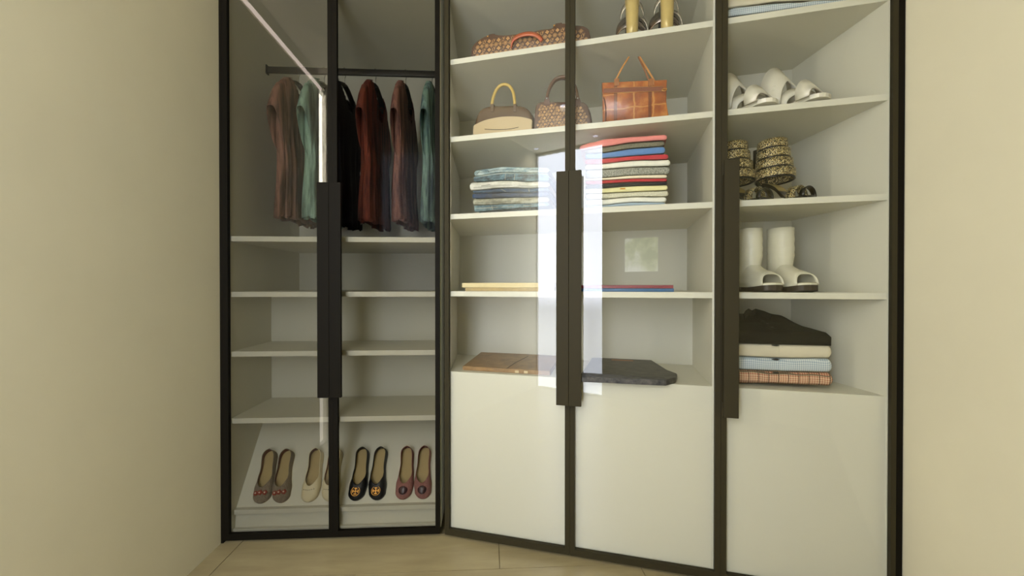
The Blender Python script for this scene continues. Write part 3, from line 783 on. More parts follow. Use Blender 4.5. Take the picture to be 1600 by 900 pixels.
for i in range(NX):
    bm.faces.new((low[0][i], low[0][i + 1], grid[0][i + 1], grid[0][i])); bm.faces.new((low[NY][i + 1], low[NY][i], grid[NY][i], grid[NY][i + 1]))
for j in range(NY):
    bm.faces.new((low[j + 1][0], low[j][0], grid[j][0], grid[j + 1][0])); bm.faces.new((low[j][NX], low[j + 1][NX], grid[j + 1][NX], grid[j][NX]))
from_bm('folded_body', bm, mk, o_t, True)
# collar wings rising at the back and front placket
bm = bmesh.new()
for s, xx in ((-1, -W * .16), (1, W * .02)):
    add_strap(bm, [(xx - .045 * s, .235, ztop + .05), (xx - .02 * s, .225, ztop + .066), (xx, .19, ztop + .058), (xx + .02 * s, .15, ztop + .045)], .026, .003, (0, .3, 1))
from_bm('collar', bm, mk, o_t)
strap('placket', [(-.008 + .0 * k, .004 + .2 * k / 8, ztop + .004 + .055 * smooth_interp([(0, 0), (.55, .35), (1, 1)], .04 + .74 * k / 8)) for k in range(9)], .024, .002, (1, 0, 0), mk, o_t)
for k in range(3):
    bm = bmesh.new(); bmesh.ops.create_cone(bm, cap_ends=True, segments=12, radius1=.004, radius2=.004, depth=.002, matrix=Matrix.Translation((-.008, .03 + .055 * k, ztop + .011 + .055 * smooth_interp([(0, 0), (.55, .35), (1, 1)], .11 + .2 * k))))
    from_bm('button', bm, bt, o_t)
# shirts on the top right shelf
dT = cF + .03
garment('shirt', 'light blue gingham shirt folded on the top right shelf', 'shirt', D, [(1135, 14), (1150, 9.5), (1200, 4.5), (1260, 1.0), (1330, -2.5)], [(1135, 26.3), (1150, 24.2), (1200, 18.0), (1260, 9.6), (1330, 0.2)], dT, .29, mg, 'folded shirts on the top right shelf', 95, endr=.016)
garment('shirt', 'beige shirt folded above the gingham one on the top right shelf', 'shirt', D, [(1132, -10), (1200, -16), (1326, -22)], [(1132, 13.6), (1200, 4.0), (1326, -3)], dT + .004, .28, mc, 'folded shirts on the top right shelf', 96, endr=.016)
# ------------------------------------------------------------------ books and folders
def slab(name, label, cat, px, d0, d1, z0, h, mat, group, bev=.0015, cover=None, pages=None):
    ta = at(D, px[0], 450, d0)[0]; tb = at(D, px[1], 450, d0)[0]; tm = (ta + tb) / 2
    r = thing(name, label, cat, D, tm, d0, z0, group=group); w2 = (tb - ta) / 2; dp = d1 - d0
    box('page_block', -w2 + .006, w2 - .003, .003, dp - .003, .0022, h - .0022, pages, r)
    box('cover', -w2, w2, 0, dp, h - .0022, h, mat, r, .0006); box('cover', -w2, w2, 0, dp, 0, .0022, mat, r, .0006)
    box('spine', -w2, w2, -.0012, .0015, .0006, h - .0006, cover or mat, r, .0006)
    return r
pg = plain('paper_edge', 'cdbf98', .8); dk = plain('dark_pages', '151312', .6)
cr = plain('cream_cover', 'd6c493', .6, var=.08, vs=30); cr2 = plain('sand_cover', 'b59d6a', .6, var=.2, vs=40)
dB = cF + .06
slab('book', 'sand coloured book lying under the cream one', 'book', (727, 866), dB, dB + .3, SC[1], .0165, cr2, 'books on the left half shelf', pages=pg)
slab('book', 'cream book lying on top of the sand coloured one', 'book', (722, 866), dB - .004, dB + .3, SC[1] + .0170, .0235, cr, 'books on the left half shelf', pages=pg)
rb_ = slab('book', 'blue patterned book lying under the dark red one', 'book', (908, 1053), dB, dB + .28, SC[1], .0145, plain('blue_cover', '2c5f8e', .4, var=.35, vs=60), 'books on the right half shelf', pages=dk)
slab('book', 'dark red book lying on the blue patterned one', 'book', (906, 1052), dB, dB + .28, SC[1] + .0150, .0145, plain('red_cover', '7e2230', .4), 'books on the right half shelf', pages=dk)
def poly_folder(name, label, pts_px, z0, h, mat, cat, group=None):
    P = [onz(D, x, y, z0 + h) for x, y in pts_px]; cx = sum(p[0] for p in P) / len(P); cy = min(p[1] for p in P)
    r = thing(name, label, cat, D, cx, cy, z0)
    loc = [(a - cx, b - cy) for a, b in P]
    bm = bmesh.new(); add_prism(bm, loc, 0, h); bmesh.ops.bevel(bm, geom=bm.edges[:], offset=.003, segments=2, affect='EDGES')
    o = from_bm('leather_body', bm, mat, r)
    return r, loc
mleat = NT('tan_leather'); mleat.set(mleat.b.inputs['Base Color'], mleat.ramp(mleat.noise(22, 4, mleat.co()), [(.3, c4('7a5a34')), (.7, c4('9c7747'))])); mleat.b.inputs['Roughness'].default_value = .55; mleat.bump(mleat.noise(150, 3, mleat.co()), .3, .001); mleat = mleat.m
mbl = NT('worn_black_leather'); mp = mbl.n('Mapping'); mbl.t.links.new(mbl.co(), mp.inputs[0]); mp.inputs['Scale'].default_value = (1, 3, 1)
mbl.set(mbl.b.inputs['Base Color'], mbl.ramp(mbl.noise(26, 6, mp.outputs[0], .75), [(.38, c4('121212')), (.62, c4('55524c'))])); mbl.b.inputs['Roughness'].default_value = .5; mbl.bump(mbl.noise(90, 4, mbl.co()), .5, .002); mbl = mbl.m
r, loc = poly_folder('leather_folder', 'tan leather folder lying on the worktop below the cream book', [(722.5, 572), (859, 580), (876, 556), (752, 549.5)], SC[0], .020, mleat, 'folder')
xs = loc[0][0]; wdt = loc[1][0] - loc[0][0]; dp = loc[2][1] - loc[1][1]
fl = strap('flap_edge', [(xs + wdt * .52 + .03 * 0, .004, .0206), (xs + wdt * .53, dp * .4, .0206), (xs + wdt * .58, dp * .85, .0206)], .004, .0012, (1, 0, 0), plain('dark_edge', '4a3520', .6), r)
for k, xx in enumerate((.62, .72)):
    box('metal_clasp', xs + wdt * xx, xs + wdt * xx + .018, -.004, .003, .004, .015, plain('pale_clasp', 'cbb58a', .35), r, .001)
r, loc = poly_folder('leather_folder', 'worn black leather folder with small tan tag on the worktop', [(905, 588), (1040, 594), (1056, 590), (1058, 583.5), (1041, 578), (1018, 562.5), (925, 558.5)], SC[0], .024, mbl, 'folder')
pa, pb = [onz(D, x, y, SC[0] + .0245) for x, y in ((955.5, 561.5), (989.5, 562.8))]
tcx, tcy = sum(p[0] for p in [onz(D, x, y, SC[0] + .024) for x, y in [(905, 588), (1040, 594), (1056, 590), (1058, 583.5), (1041, 578), (1018, 562.5), (925, 558.5)]]) / 7, 0
cyb = min(onz(D, x, y, SC[0] + .024)[1] for x, y in [(905, 588), (1040, 594), (1056, 590), (1058, 583.5)])
box('tan_tag', pa[0] - tcx, pb[0] - tcx, pa[1] - cyb - .022, pa[1] - cyb - .002, .0238, .0256, plain('tan_tag', '99663c', .5), r, .0005)['label'] = 'tan leather tag'

# ------------------------------------------------------------------ handbags
def motif_polys():
    """list of (verts2d, faces) unit sized"""
    out = []
    def star(n, f, N=24):
        v = [(f(2 * PI * k / N) * math.cos(2 * PI * k / N), f(2 * PI * k / N) * math.sin(2 * PI * k / N)) for k in range(N)]
        return v
    quat = star(4, lambda a: .5 * (.55 + .45 * abs(math.cos(2 * a)) ** .7))
    out.append((quat, [tuple(range(24))]))
    def ring(o_, i_):
        v = o_ + i_; n = len(o_); return (v, [(k, (k + 1) % n, n + (k + 1) % n, n + k) for k in range(n)])
    dia_o = star(4, lambda a: .62 / (abs(math.cos(a)) ** .8 + abs(math.sin(a)) ** .8)); dia_i = [(x * .74, y * .74) for x, y in dia_o]
    a = ring(dia_o, dia_i); q2 = [(x * .55, y * .55) for x, y in quat]; n = len(a[0]); a = (a[0] + q2, a[1] + [tuple(range(n, n + 24))]); out.append(a)
    ci = star(4, lambda a: .5); cj = [(x * .76, y * .76) for x, y in ci]; a = ring(ci, cj); n = len(a[0]); a = (a[0] + [(x * .6, y * .6) for x, y in quat], a[1] + [tuple(range(n, n + 24))]); out.append(a)
    # overlapping L and V letters
    Lp = [(-.45, .25), (-.30, .25), (-.30, -.38), (.02, -.38), (.08, -.24), (.14, -.24), (.12, -.5), (-.45, -.5)]
    Vp = [(-.16, .5), (.02, .5), (.17, .02), (.33, .5), (.46, .5), (.22, -.2), (.10, -.2)]
    out.append((Lp + Vp, [tuple(range(8)), tuple(range(8, 15))]))
    return out
MOT = motif_polys()
def monogram(name, parent, inside, x0, x1, z0, z1, y, step, size, mat, seed=0, jitter=0):
    R = random.Random(seed); bm = bmesh.new(); j = 0; z = z0 + step * .4
    while z < z1:
        i = 0; x = x0 + (step * .5 if j % 2 else 0)
        while x < x1:
            k = [(0, 3), (1, 2)][j % 2][i % 2] if True else 0
            v2, fs = MOT[k]; sz = size * (1 + R.uniform(-.1, .1)); rot = R.uniform(-jitter, jitter)
            px_, pz_ = x + R.uniform(-jitter, jitter) * step * .4, z + R.uniform(-jitter, jitter) * step * .4
            P = [(px_ + sz * (a * math.cos(rot) - b * math.sin(rot)), pz_ + sz * (a * math.sin(rot) + b * math.cos(rot))) for a, b in v2]
            if all(inside(a, b) for a, b in P[::3]):
                vs = [bm.verts.new((a, y(a, b) if callable(y) else y, b)) for a, b in P]
                for f in fs: bm.faces.new([vs[q_] for q_ in f])
            x += step; i += 1
        z += step * .86; j += 1
    for f in bm.faces:
        f.normal_update()
        if f.normal.y > 0: f.normal_flip()
    return from_bm(name, bm, mat, parent, recalc=False)
def bag_body(name, outline, T, mat, parent, rnd=.02, flat=True):
    n = len(outline); cx = sum(p[0] for p in outline) / n; zmin = min(p[1] for p in outline); zmax = max(p[1] for p in outline); cz = (zmin + zmax) / 2
    hx = (max(p[0] for p in outline) - min(p[0] for p in outline)) / 2; hz = (zmax - zmin) / 2
    def ring(y, ins): return [Vector((cx + (x - cx) * (1 - ins / hx), y, max(zmin, cz + (z - cz) * (1 - ins / hz)) if z > zmin + .001 else zmin)) for x, z in outline]
    rings = [ring(0, rnd), ring(rnd * .15, rnd * .45), ring(rnd * .5, rnd * .12), ring(rnd, 0), ring(T * .5, -.004), ring(T - rnd, 0), ring(T - rnd * .5, rnd * .12), ring(T - rnd * .15, rnd * .45), ring(T, rnd)]
    bm = bmesh.new(); add_loft(bm, rings, True, True, True)
    o = from_bm(name, bm, mat, parent, True); return o, ring(0, rnd)
def smooth_poly(pts, sub=4, closed=False):
    out = []
    n = len(pts)
    for i in range(n - 1):
        p0 = pts[max(i - 1, 0)]; p1 = pts[i]; p2 = pts[i + 1]; p3 = pts[min(i + 2, n - 1)]
        for k in range(sub):
            t = k / sub
            out.append(tuple(.5 * ((2 * p1[c]) + (-p0[c] + p2[c]) * t + (2 * p0[c] - 5 * p1[c] + 4 * p2[c] - p3[c]) * t * t + (-p0[c] + 3 * p1[c] - 3 * p2[c] + p3[c]) * t ** 3) for c in range(len(p1))))
    out.append(pts[-1]); return out
def in_poly(poly):
    P = [(p[0], p[-1]) for p in poly]
    def f(x, z):
        c = False; j = len(P) - 1
        for i in range(len(P)):
            if (P[i][1] > z) != (P[j][1] > z) and x < (P[j][0] - P[i][0]) * (z - P[i][1]) / (P[j][1] - P[i][1]) + P[i][0]: c = not c
            j = i
        return c
    return f
def pxo(pts, d, t0, z0): return [(at(D, x, y, d)[0] - t0, at(D, x, y, d)[1] - z0) for x, y in pts]
mono_b = plain('monogram_canvas', '4a2c1c', .5, var=.12, vs=60, bs=.1, bscale=500)
mono_p = plain('monogram_print', 'b98b55', .5, var=.15, vs=60)
# A: beige and brown dome bag
dA = cF + .045; zS = SC[3]
t0 = at(D, 786, 190, dA)[0]
bA = thing('handbag', 'beige and brown domed handbag with a yellow top handle', 'handbag', D, t0, dA, zS)
o = smooth_poly(pxo([(740.5, 196), (744.5, 180), (751, 170), (763, 165.3), (787, 164), (813, 164.3), (825, 170), (831, 181), (832.5, 195)], dA, t0, zS))
o = [(o[0][0] - .004, 0)] + o + [(o[-1][0] + .001, 0)]
brn = plain('brown_leather', '4a3010', .5, var=.1, bs=.15, bscale=400); bei = plain('beige_leather', 'b7a27c', .6, var=.05, bs=.15, bscale=400)
bag_body('body', o, .13, brn, bA, .016)
f = smooth_poly(pxo([(740, 197), (752, 191), (764, 187), (787, 183), (813, 183.3), (831.5, 187.5)], dA, t0, zS))
f = [(f[0][0] - .001, .0)] + f + [(f[-1][0] - .002, .0)]
bm = bmesh.new(); add_prism(bm, f, -.006, .012, 'y'); bmesh.ops.bevel(bm, geom=bm.edges[:], offset=.002, segments=2, affect='EDGES', clamp_overlap=True); from_bm('front_panel', bm, bei, bA)
sl = pxo([(758, 202.5), (775, 203.3), (795, 202.5), (810.5, 199.6)], dA, t0, zS)
tube('slit_pocket', [(x, -.0065, z) for x, z in smooth_poly(sl)], .0014, plain('slit', '2d2012', .7), bA, 8)
hp_ = smooth_poly(pxo([(768.5, 163.5), (770.5, 153), (775, 141.5), (781, 134.5), (788, 132), (795.5, 134.2), (801, 142), (803.5, 153), (804.5, 163.5)], dA + .05, t0, zS), 4)
yel = plain('yellow_leather', 'bd9f4e', .4, var=.08)
tube('handle', [(x, .05, z) for x, z in hp_], .0075, yel, bA, 12, up=Vector((0, 1, 0)))
for x in (769, 804.5):
    xx, zz = pxo([(x, 165)], dA, t0, zS)[0]
    box('handle_tab', xx - .008, xx + .008, -.002, .060, zz - .03, zz + .008, brn, bA, .002)
# B: monogram dome bag
dB2 = cF + .05; t0 = at(D, 876, 190, dB2)[0]
bB = thing('handbag', 'brown monogram domed handbag with brown rolled handles', 'handbag', D, t0, dB2, zS)
o = smooth_poly(pxo([(834.5, 186), (835.5, 172), (838.5, 162), (848, 158.3), (876, 158.5), (906, 158.3), (915, 161), (920, 169), (922.5, 182)], dB2, t0, zS))
o = [(o[0][0] - .004, 0)] + o + [(o[-1][0] + .004, 0)]
_, fr0 = bag_body('body', o, .12, mono_b, bB, .010)
monogram('monogram_print', bB, in_poly([(v.x, v.z) for v in fr0]), -.14, .14, 0, .13, -.0007, .0165, .0135, mono_p, 3, .25)
for yy, nm in ((.030, 'handle'), (.085, 'handle')):
    hp_ = smooth_poly(pxo([(854, 156), (856, 145), (860.5, 133), (868, 123.5), (879, 120), (890, 123.5), (898, 134), (901.5, 145), (903.5, 156)], dB2 + yy, t0, zS), 4)
    tube('handle', [(x, yy, z - (.0 if yy < .05 else .008)) for x, z in hp_], .007, plain('handle_leather', '54341f', .45), bB, 12, up=Vector((0, 1, 0)))
for x in (854.7, 902.7):
    xx, zz = pxo([(x, 156)], dB2, t0, zS)[0]
    bm = bmesh.new(); add_prism(bm, [(xx - .012, zz - .028), (xx + .012, zz - .028), (xx + .014, zz - .008), (xx + .007, zz + .012), (xx - .007, zz + .012), (xx - .014, zz - .008)], -.003, .034, 'y')
    tb_ = from_bm('handle_tab', bm, plain('tab_leather', '4a2a1c', .45), bB)
    bm = bmesh.new(); bmesh.ops.create_uvsphere(bm, u_segments=12, v_segments=8, radius=.0042, matrix=Matrix.Translation((xx, -.0035, zz + .004))); from_bm('stud', bm, M['chrome'], tb_, True)
# C: tan panelled leather tote
dC = cF + .05; t0 = at(D, 992, 180, dC)[0]
q = NT('tan_panelled_leather'); x = q.xyz(); nz_ = q.math('MULTIPLY', q.math('SUBTRACT', q.noise(18, 2, q.co()), .5), .022)
xx_ = q.math('ADD', x[0], nz_); zz_ = q.math('ADD', x[2], nz_)
def line(q, co, per, off, wd_): 
    a = q.math('ABSOLUTE', q.math('SUBTRACT', q.math('FRACT', q.math('DIVIDE', q.math('ADD', co, off), per)), .5)); return q.math('LESS_THAN', a, wd_)
ln = q.math('MAXIMUM', line(q, xx_, .079, .0395 + .004, .045), line(q, zz_, .067, .030, .035))
basec = q.ramp(q.noise(13, 4, q.co(), .6), [(.3, c4('6e2f10')), (.5, c4('9a4f1c')), (.68, c4('bd7a3c'))])
cA_ = q.mix(q.math('MULTIPLY', ln, .75), basec, c4('c08a4a'))
bd = line(q, q.math('ADD', x[0], q.math('MULTIPLY', nz_, .3)), .145, .0 + .155, .045)
q.set(q.b.inputs['Base Color'], q.mix(q.math('MULTIPLY', bd, .8), cA_, c4('521a10'))); q.b.inputs['Roughness'].default_value = .28
q.bump(q.noise(14, 3, q.co()), .5, .008); tanm = q.m
bC = thing('handbag', 'glossy tan leather tote with square panels and tall open handles', 'handbag', D, t0, dC, zS)
body_o = pxo([(941.5, 152), (940.5, 128.5), (990, 126), (1042.5, 123.8), (1041.5, 157), (1043, 168)], dC, t0, zS)
body_o = [(body_o[0][0] + .002, 0)] + body_o + [(body_o[-1][0] + .009, 0)]
bag_body('body', body_o, .12, tanm, bC, .007)
edg = plain('pale_leather_edge', 'b47c40', .4, var=.1); drk = plain('dark_red_leather', '5a2416', .35, var=.15)
p = pxo([(943, 142.5), (990, 140.2), (1036, 139.2)], dC, t0, zS)
sp = strap('closure_strap', [(a, -.002, b) for a, b in p], .020, .003, (0, 0, 1), plain('strap_leather', '70341a', .3, var=.25, vs=25), bC)
for dz in (-.0105, .0105): tube('strap_stitching', [(a, -.004, b + dz) for a, b in p], .0009, edg, sp, 6)
a, b = pxo([(1038, 141)], dC, t0, zS)[0]
tube('buckle', [(a + .010 * math.cos(k * PI / 8), -.005, b + .005 * math.sin(k * PI / 8)) for k in range(17)], .0015, M['gold'], bC, 6, up=Vector((0, 1, 0)))
for xa2, xb2, xc in ((961.5, 972, 983), (1014, 1006, 998), (1022.5, 1010, 999.5)):
    pp = pxo([(xa2, 126), (xb2, 104), (xc, 85)], dC + .01, t0, zS)
    strap('handle', [(pp[0][0], .012, pp[0][1]), (pp[1][0], .020, pp[1][1] - .0), (pp[2][0], .03, pp[2][1])], .007, .0035, (1, 0, 0), edg if xa2 != 1014 else plain('strap_dark', '7a4a28', .4), bC)
for x in (963.5, 1018):
    a, b = pxo([(x, 128)], dC, t0, zS)[0]
    tb_ = box('handle_tab', a - .0105, a + .0105, -.003, .0, b - .018, b + .014, plain('tab_tan', '8e5424', .35, var=.2, vs=40), bC, .001)
    for s in (-.0095, .0095): tube('tab_stitching', [(a + s, -.0035, b - .017), (a + s, -.0035, b + .013)], .0009, edg, tb_, 6)
g = pxo([(944.5, 152), (948, 170), (947, 190)], dC, t0, zS)
tube('side_fold', smooth_poly([(g[0][0] - .004, .0, g[0][1]), (g[1][0] - .004, -.003, g[1][1]), (g[2][0] - .005, -.002, .006)]), .003, drk, bC, 8)
# Duffel on the top shelf
dD = cF + .05; zS4 = SC[4]; t0 = at(D, 830, 60, dD)[0]
bD = thing('duffel_bag', 'large brown monogram duffel bag with orange handle lying on the top shelf', 'bag', D, t0, dD, zS4)
o = smooth_poly(pxo([(736.5, 76), (739, 70), (746, 63), (760, 55), (768.5, 52.5), (783, 54.5), (804, 53), (835, 48.5), (846, 45.5), (862, 43.5), (868, 37), (880, 35.5), (897, 38.5), (911, 40), (919.5, 45), (922.5, 56)], dD, t0, zS4), 4)
o = [(o[0][0] - .004, 0)] + o + [(o[-1][0] + .001, 0)]
_, fr0 = bag_body('body', o, .24, mono_b, bD, .008)
monogram('monogram_print', bD, in_poly([(v.x, v.z) for v in fr0]), -.30, .30, .0, .2, -.0007, .0235, .0185, mono_p, 5, .12)
hpx = [(799, 76), (801.5, 66), (809, 60), (820, 56.5), (831, 55.5), (841, 58), (847.5, 64)]
hh = smooth_poly(pxo(hpx, dD - .006, t0, zS4), 4)
strap('handle', [(x, -.008 - .012 * math.sin(PI * k / (len(hh) - 1)), z) for k, (x, z) in enumerate(hh)], .022, .007, (0, .35, 1), plain('orange_leather', 'b5552a', .4, var=.06), bD, True)
a = pxo([(784, 60)], dD, t0, zS4)[0][0]
tube('seam', [(a, -.0015, .002), (a, -.0015, pxo([(784, 57)], dD, t0, zS4)[0][1] - .008)], .0013, brn, bD, 6)
for x, y in ((762, 55.5), (866, 38.5)):
    a, b = pxo([(x, y)], dD, t0, zS4)[0]
    bm = bmesh.new(); bmesh.ops.create_uvsphere(bm, u_segments=10, v_segments=6, radius=.005, matrix=Matrix.Translation((a, .003, b - .003))); from_bm('brass_fitting', bm, M['gold'], bD, True)
    box('strap_keeper', a + .004, a + .035, .001, .03, b - .014, b + .006, mono_b, bD, .003)

# ------------------------------------------------------------------ sandals and boots
def arc_band(x, z_attach, hw_, rise, width, mat, parent, name, tilt=0.0, thick=.003, lean=0.0, n=20, skew=0.0, taper=0.0):
    """strap arching across the foot (local toe = +x); attach points at y=+-hw_"""
    pts, wd = [], []
    for k in range(n + 1):
        a = PI * k / n
        pts.append((x + lean * math.sin(a) + skew * math.cos(a), -hw_ * math.cos(a), z_attach + rise * math.sin(a) ** .8)); wd.append(width * (1 - taper * abs(math.cos(a))))
    ac = Vector((math.cos(tilt), 0, math.sin(tilt)))
    return strap(name, pts, wd, thick, ac, mat, parent, True)
def sole_loft(parent, prof, wprof, thick, mat, name, n=26):
    """prof: (x,z) heel->toe of the footbed; wprof: (s,halfwidth)"""
    pr = smooth_poly(prof, 6); N = len(pr); rings = []
    for i, (x, z) in enumerate(pr):
        s = i / (N - 1); hw_ = max(.002, smooth_interp(wprof, s)); th = thick(s) if callable(thick) else thick
        rings.append([Vector((x, -hw_, z)), Vector((x, hw_, z)), Vector((x, hw_ * .96, z - th)), Vector((x, -hw_ * .96, z - th))])
    bm = bmesh.new(); add_loft(bm, rings, True, True, True); return from_bm(name, bm, mat, parent)
WPR = [(0, .012), (.05, .024), (.2, .029), (.5, .030), (.75, .042), (.9, .038), (.97, .024), (1, .006)]
def at_item(x, y, z): return onz(D, x, y, z)
# white slide sandals
whl = plain('white_leather', 'd9d4c4', .45, var=.03, bs=.1, bscale=300); tc = plain('terracotta_insole', '8a4e36', .6)
def white_sandal(label, t, d, yaw):
    r = thing('sandal', label, 'shoe', D, t, d, SC[3], yaw, 'white slide sandals'); r.scale = (1.3, 1.3, 1.3)
    P_ = [(-.10, .060), (-.06, .055), (-.01, .036), (.04, .020), (.09, .016), (.145, .018)]
    sole_loft(r, P_, WPR, .012, whl, 'sole'); sole_loft(r, [(a * .97, b + .0015) for a, b in P_], [(s, w_ * .93) for s, w_ in WPR], .0015, tc, 'insole')
    bm = bmesh.new(); add_loft(bm, [[Vector((-.078 + rx * math.cos(a), ry * math.sin(a), z)) for a in [2 * PI * k / 16 for k in range(16)]] for rx, ry, z in ((.020, .024, 0), (.022, .026, .044))], True, True, True); from_bm('heel', bm, whl, r, True)
    arc_band(.0, .022, .064, .118, .075, whl, r, 'instep_band', -1.0, .005, .0, taper=.1, skew=.012)
    arc_band(.100, .010, .054, .052, .050, whl, r, 'toe_band', -.9, .005, .0, taper=.2, skew=.012)
    arc_band(.065, .014, .056, .046, .034, whl, r, 'cross_band', -.8, .004, .0, skew=-.02)
    tube('buckle', [(.0 + .012 * math.cos(a), -.049, .045 + .010 * math.sin(a)) for a in [2 * PI * k / 14 for k in range(15)]], .002, M['pearl'], r, 6, up=Vector((0, 1, 0)))
    return r
ys = math.radians(-60)
ta_, tb_ = at(D, 1160, 160, cF + .11)[0], at(D, 1226, 160, cF + .10)[0]
white_sandal('white slide sandal half hidden by the door stile', ta_ - .015, cF + .150, ys)
white_sandal('white slide sandal standing nearer the right wall', tb_ + .012, cF + .155, ys)
# gladiator heels
q = NT('gold_black_glitter'); vo = q.n('TexVoronoi'); vo.inputs['Scale'].default_value = 380; q.t.links.new(q.co(), vo.inputs['Vector'])
sx = q.n('SeparateColor'); q.t.links.new(vo.outputs['Color'], sx.inputs[0])
q.set(q.b.inputs['Base Color'], q.ramp(sx.outputs[0], [(.40, c4('17130a')), (.48, c4('6d5a24')), (.62, c4('b79c58')), (.8, c4('e3d5a6'))])); q.b.inputs['Roughness'].default_value = .35; q.b.inputs['Metallic'].default_value = .35
q.bump(vo.outputs['Distance'], .6, .002); glit = q.m
def gladiator(label, t, d, yaw):
    r = thing('gladiator_heel', label, 'shoe', D, t, d, SC[2], yaw, 'gold and black strappy heels')
    P_ = [(-.035, .098), (-.01, .094), (.03, .070), (.065, .030), (.095, .011), (.135, .009), (.165, .010)]
    sole_loft(r, P_, WPR, lambda s: .016 if s < .5 else .008, M['blackgloss'], 'sole'); sole_loft(r, [(a * .98, b + .0012) for a, b in P_], [(s, w_ * .9) for s, w_ in WPR], .001, plain('pale_insole', 'a38f55', .5), 'insole')
    bm = bmesh.new(); add_loft(bm, [[Vector((-.030 + rr * math.cos(a), rr * math.sin(a), z)) for a in [2 * PI * k / 12 for k in range(12)]] for rr, z in ((.009, 0), (.008, .04), (.016, .088))], True, True, True); from_bm('heel', bm, M['blackgloss'], r, True)
    # stacked ankle bands: glitter rings on a black patent cuff
    for k in range(4):
        z0 = .108 + k * .043; rx, ry = .072 - .006 * k, .078 - .007 * k
        bm = bmesh.new(); hgt = .033
        def rg(rr, z): return [Vector(((rx + rr) * math.cos(a) + .010 - .004 * k, (ry + rr) * math.sin(a), z + .08 * rx * math.cos(a))) for a in [2 * PI * j / 36 for j in range(36)]]
        add_loft(bm, [rg(.0, z0), rg(.002, z0 + .004), rg(.0005, z0 + hgt), rg(-.0035, z0 + hgt), rg(-.003, z0), rg(.0, z0)])
        b_ = from_bm('ankle_band', bm, [glit], r, True)
        bm = bmesh.new(); add_loft(bm, [rg(-.004, z0 - .008), rg(.0, z0 - .007), rg(.0, z0 - .001), rg(-.004, z0 - .001), rg(-.004, z0 - .008)]); from_bm('patent_edging', bm, M['blackgloss'], b_, True)
    bm = bmesh.new()
    for s in (-1, 1): add_strap(bm, [(-.045, s * .022, .09), (-.058, s * .030, .12), (-.058, s * .030, .25)], .018, .003, (1, 0, 0))
    from_bm('heel_counter', bm, M['blackgloss'], r)
    arc_band(.105, .006, .052, .052, .036, glit, r, 'toe_band', 0, .004, .0, skew=.01)
    arc_band(.148, .006, .044, .040, .020, M['blackgloss'], r, 'toe_strap', .2, .003, .0, skew=.006)
    return r
yg = math.radians(-55)
gladiator('gold and black glitter strappy heel beside the door handle', at(D, 1146, 300, cF + .145)[0], cF + .145, yg)
gladiator('gold and black glitter strappy heel with full cuff in view, right of its pair', at(D, 1207, 300, cF + .15)[0], cF + .15, yg)
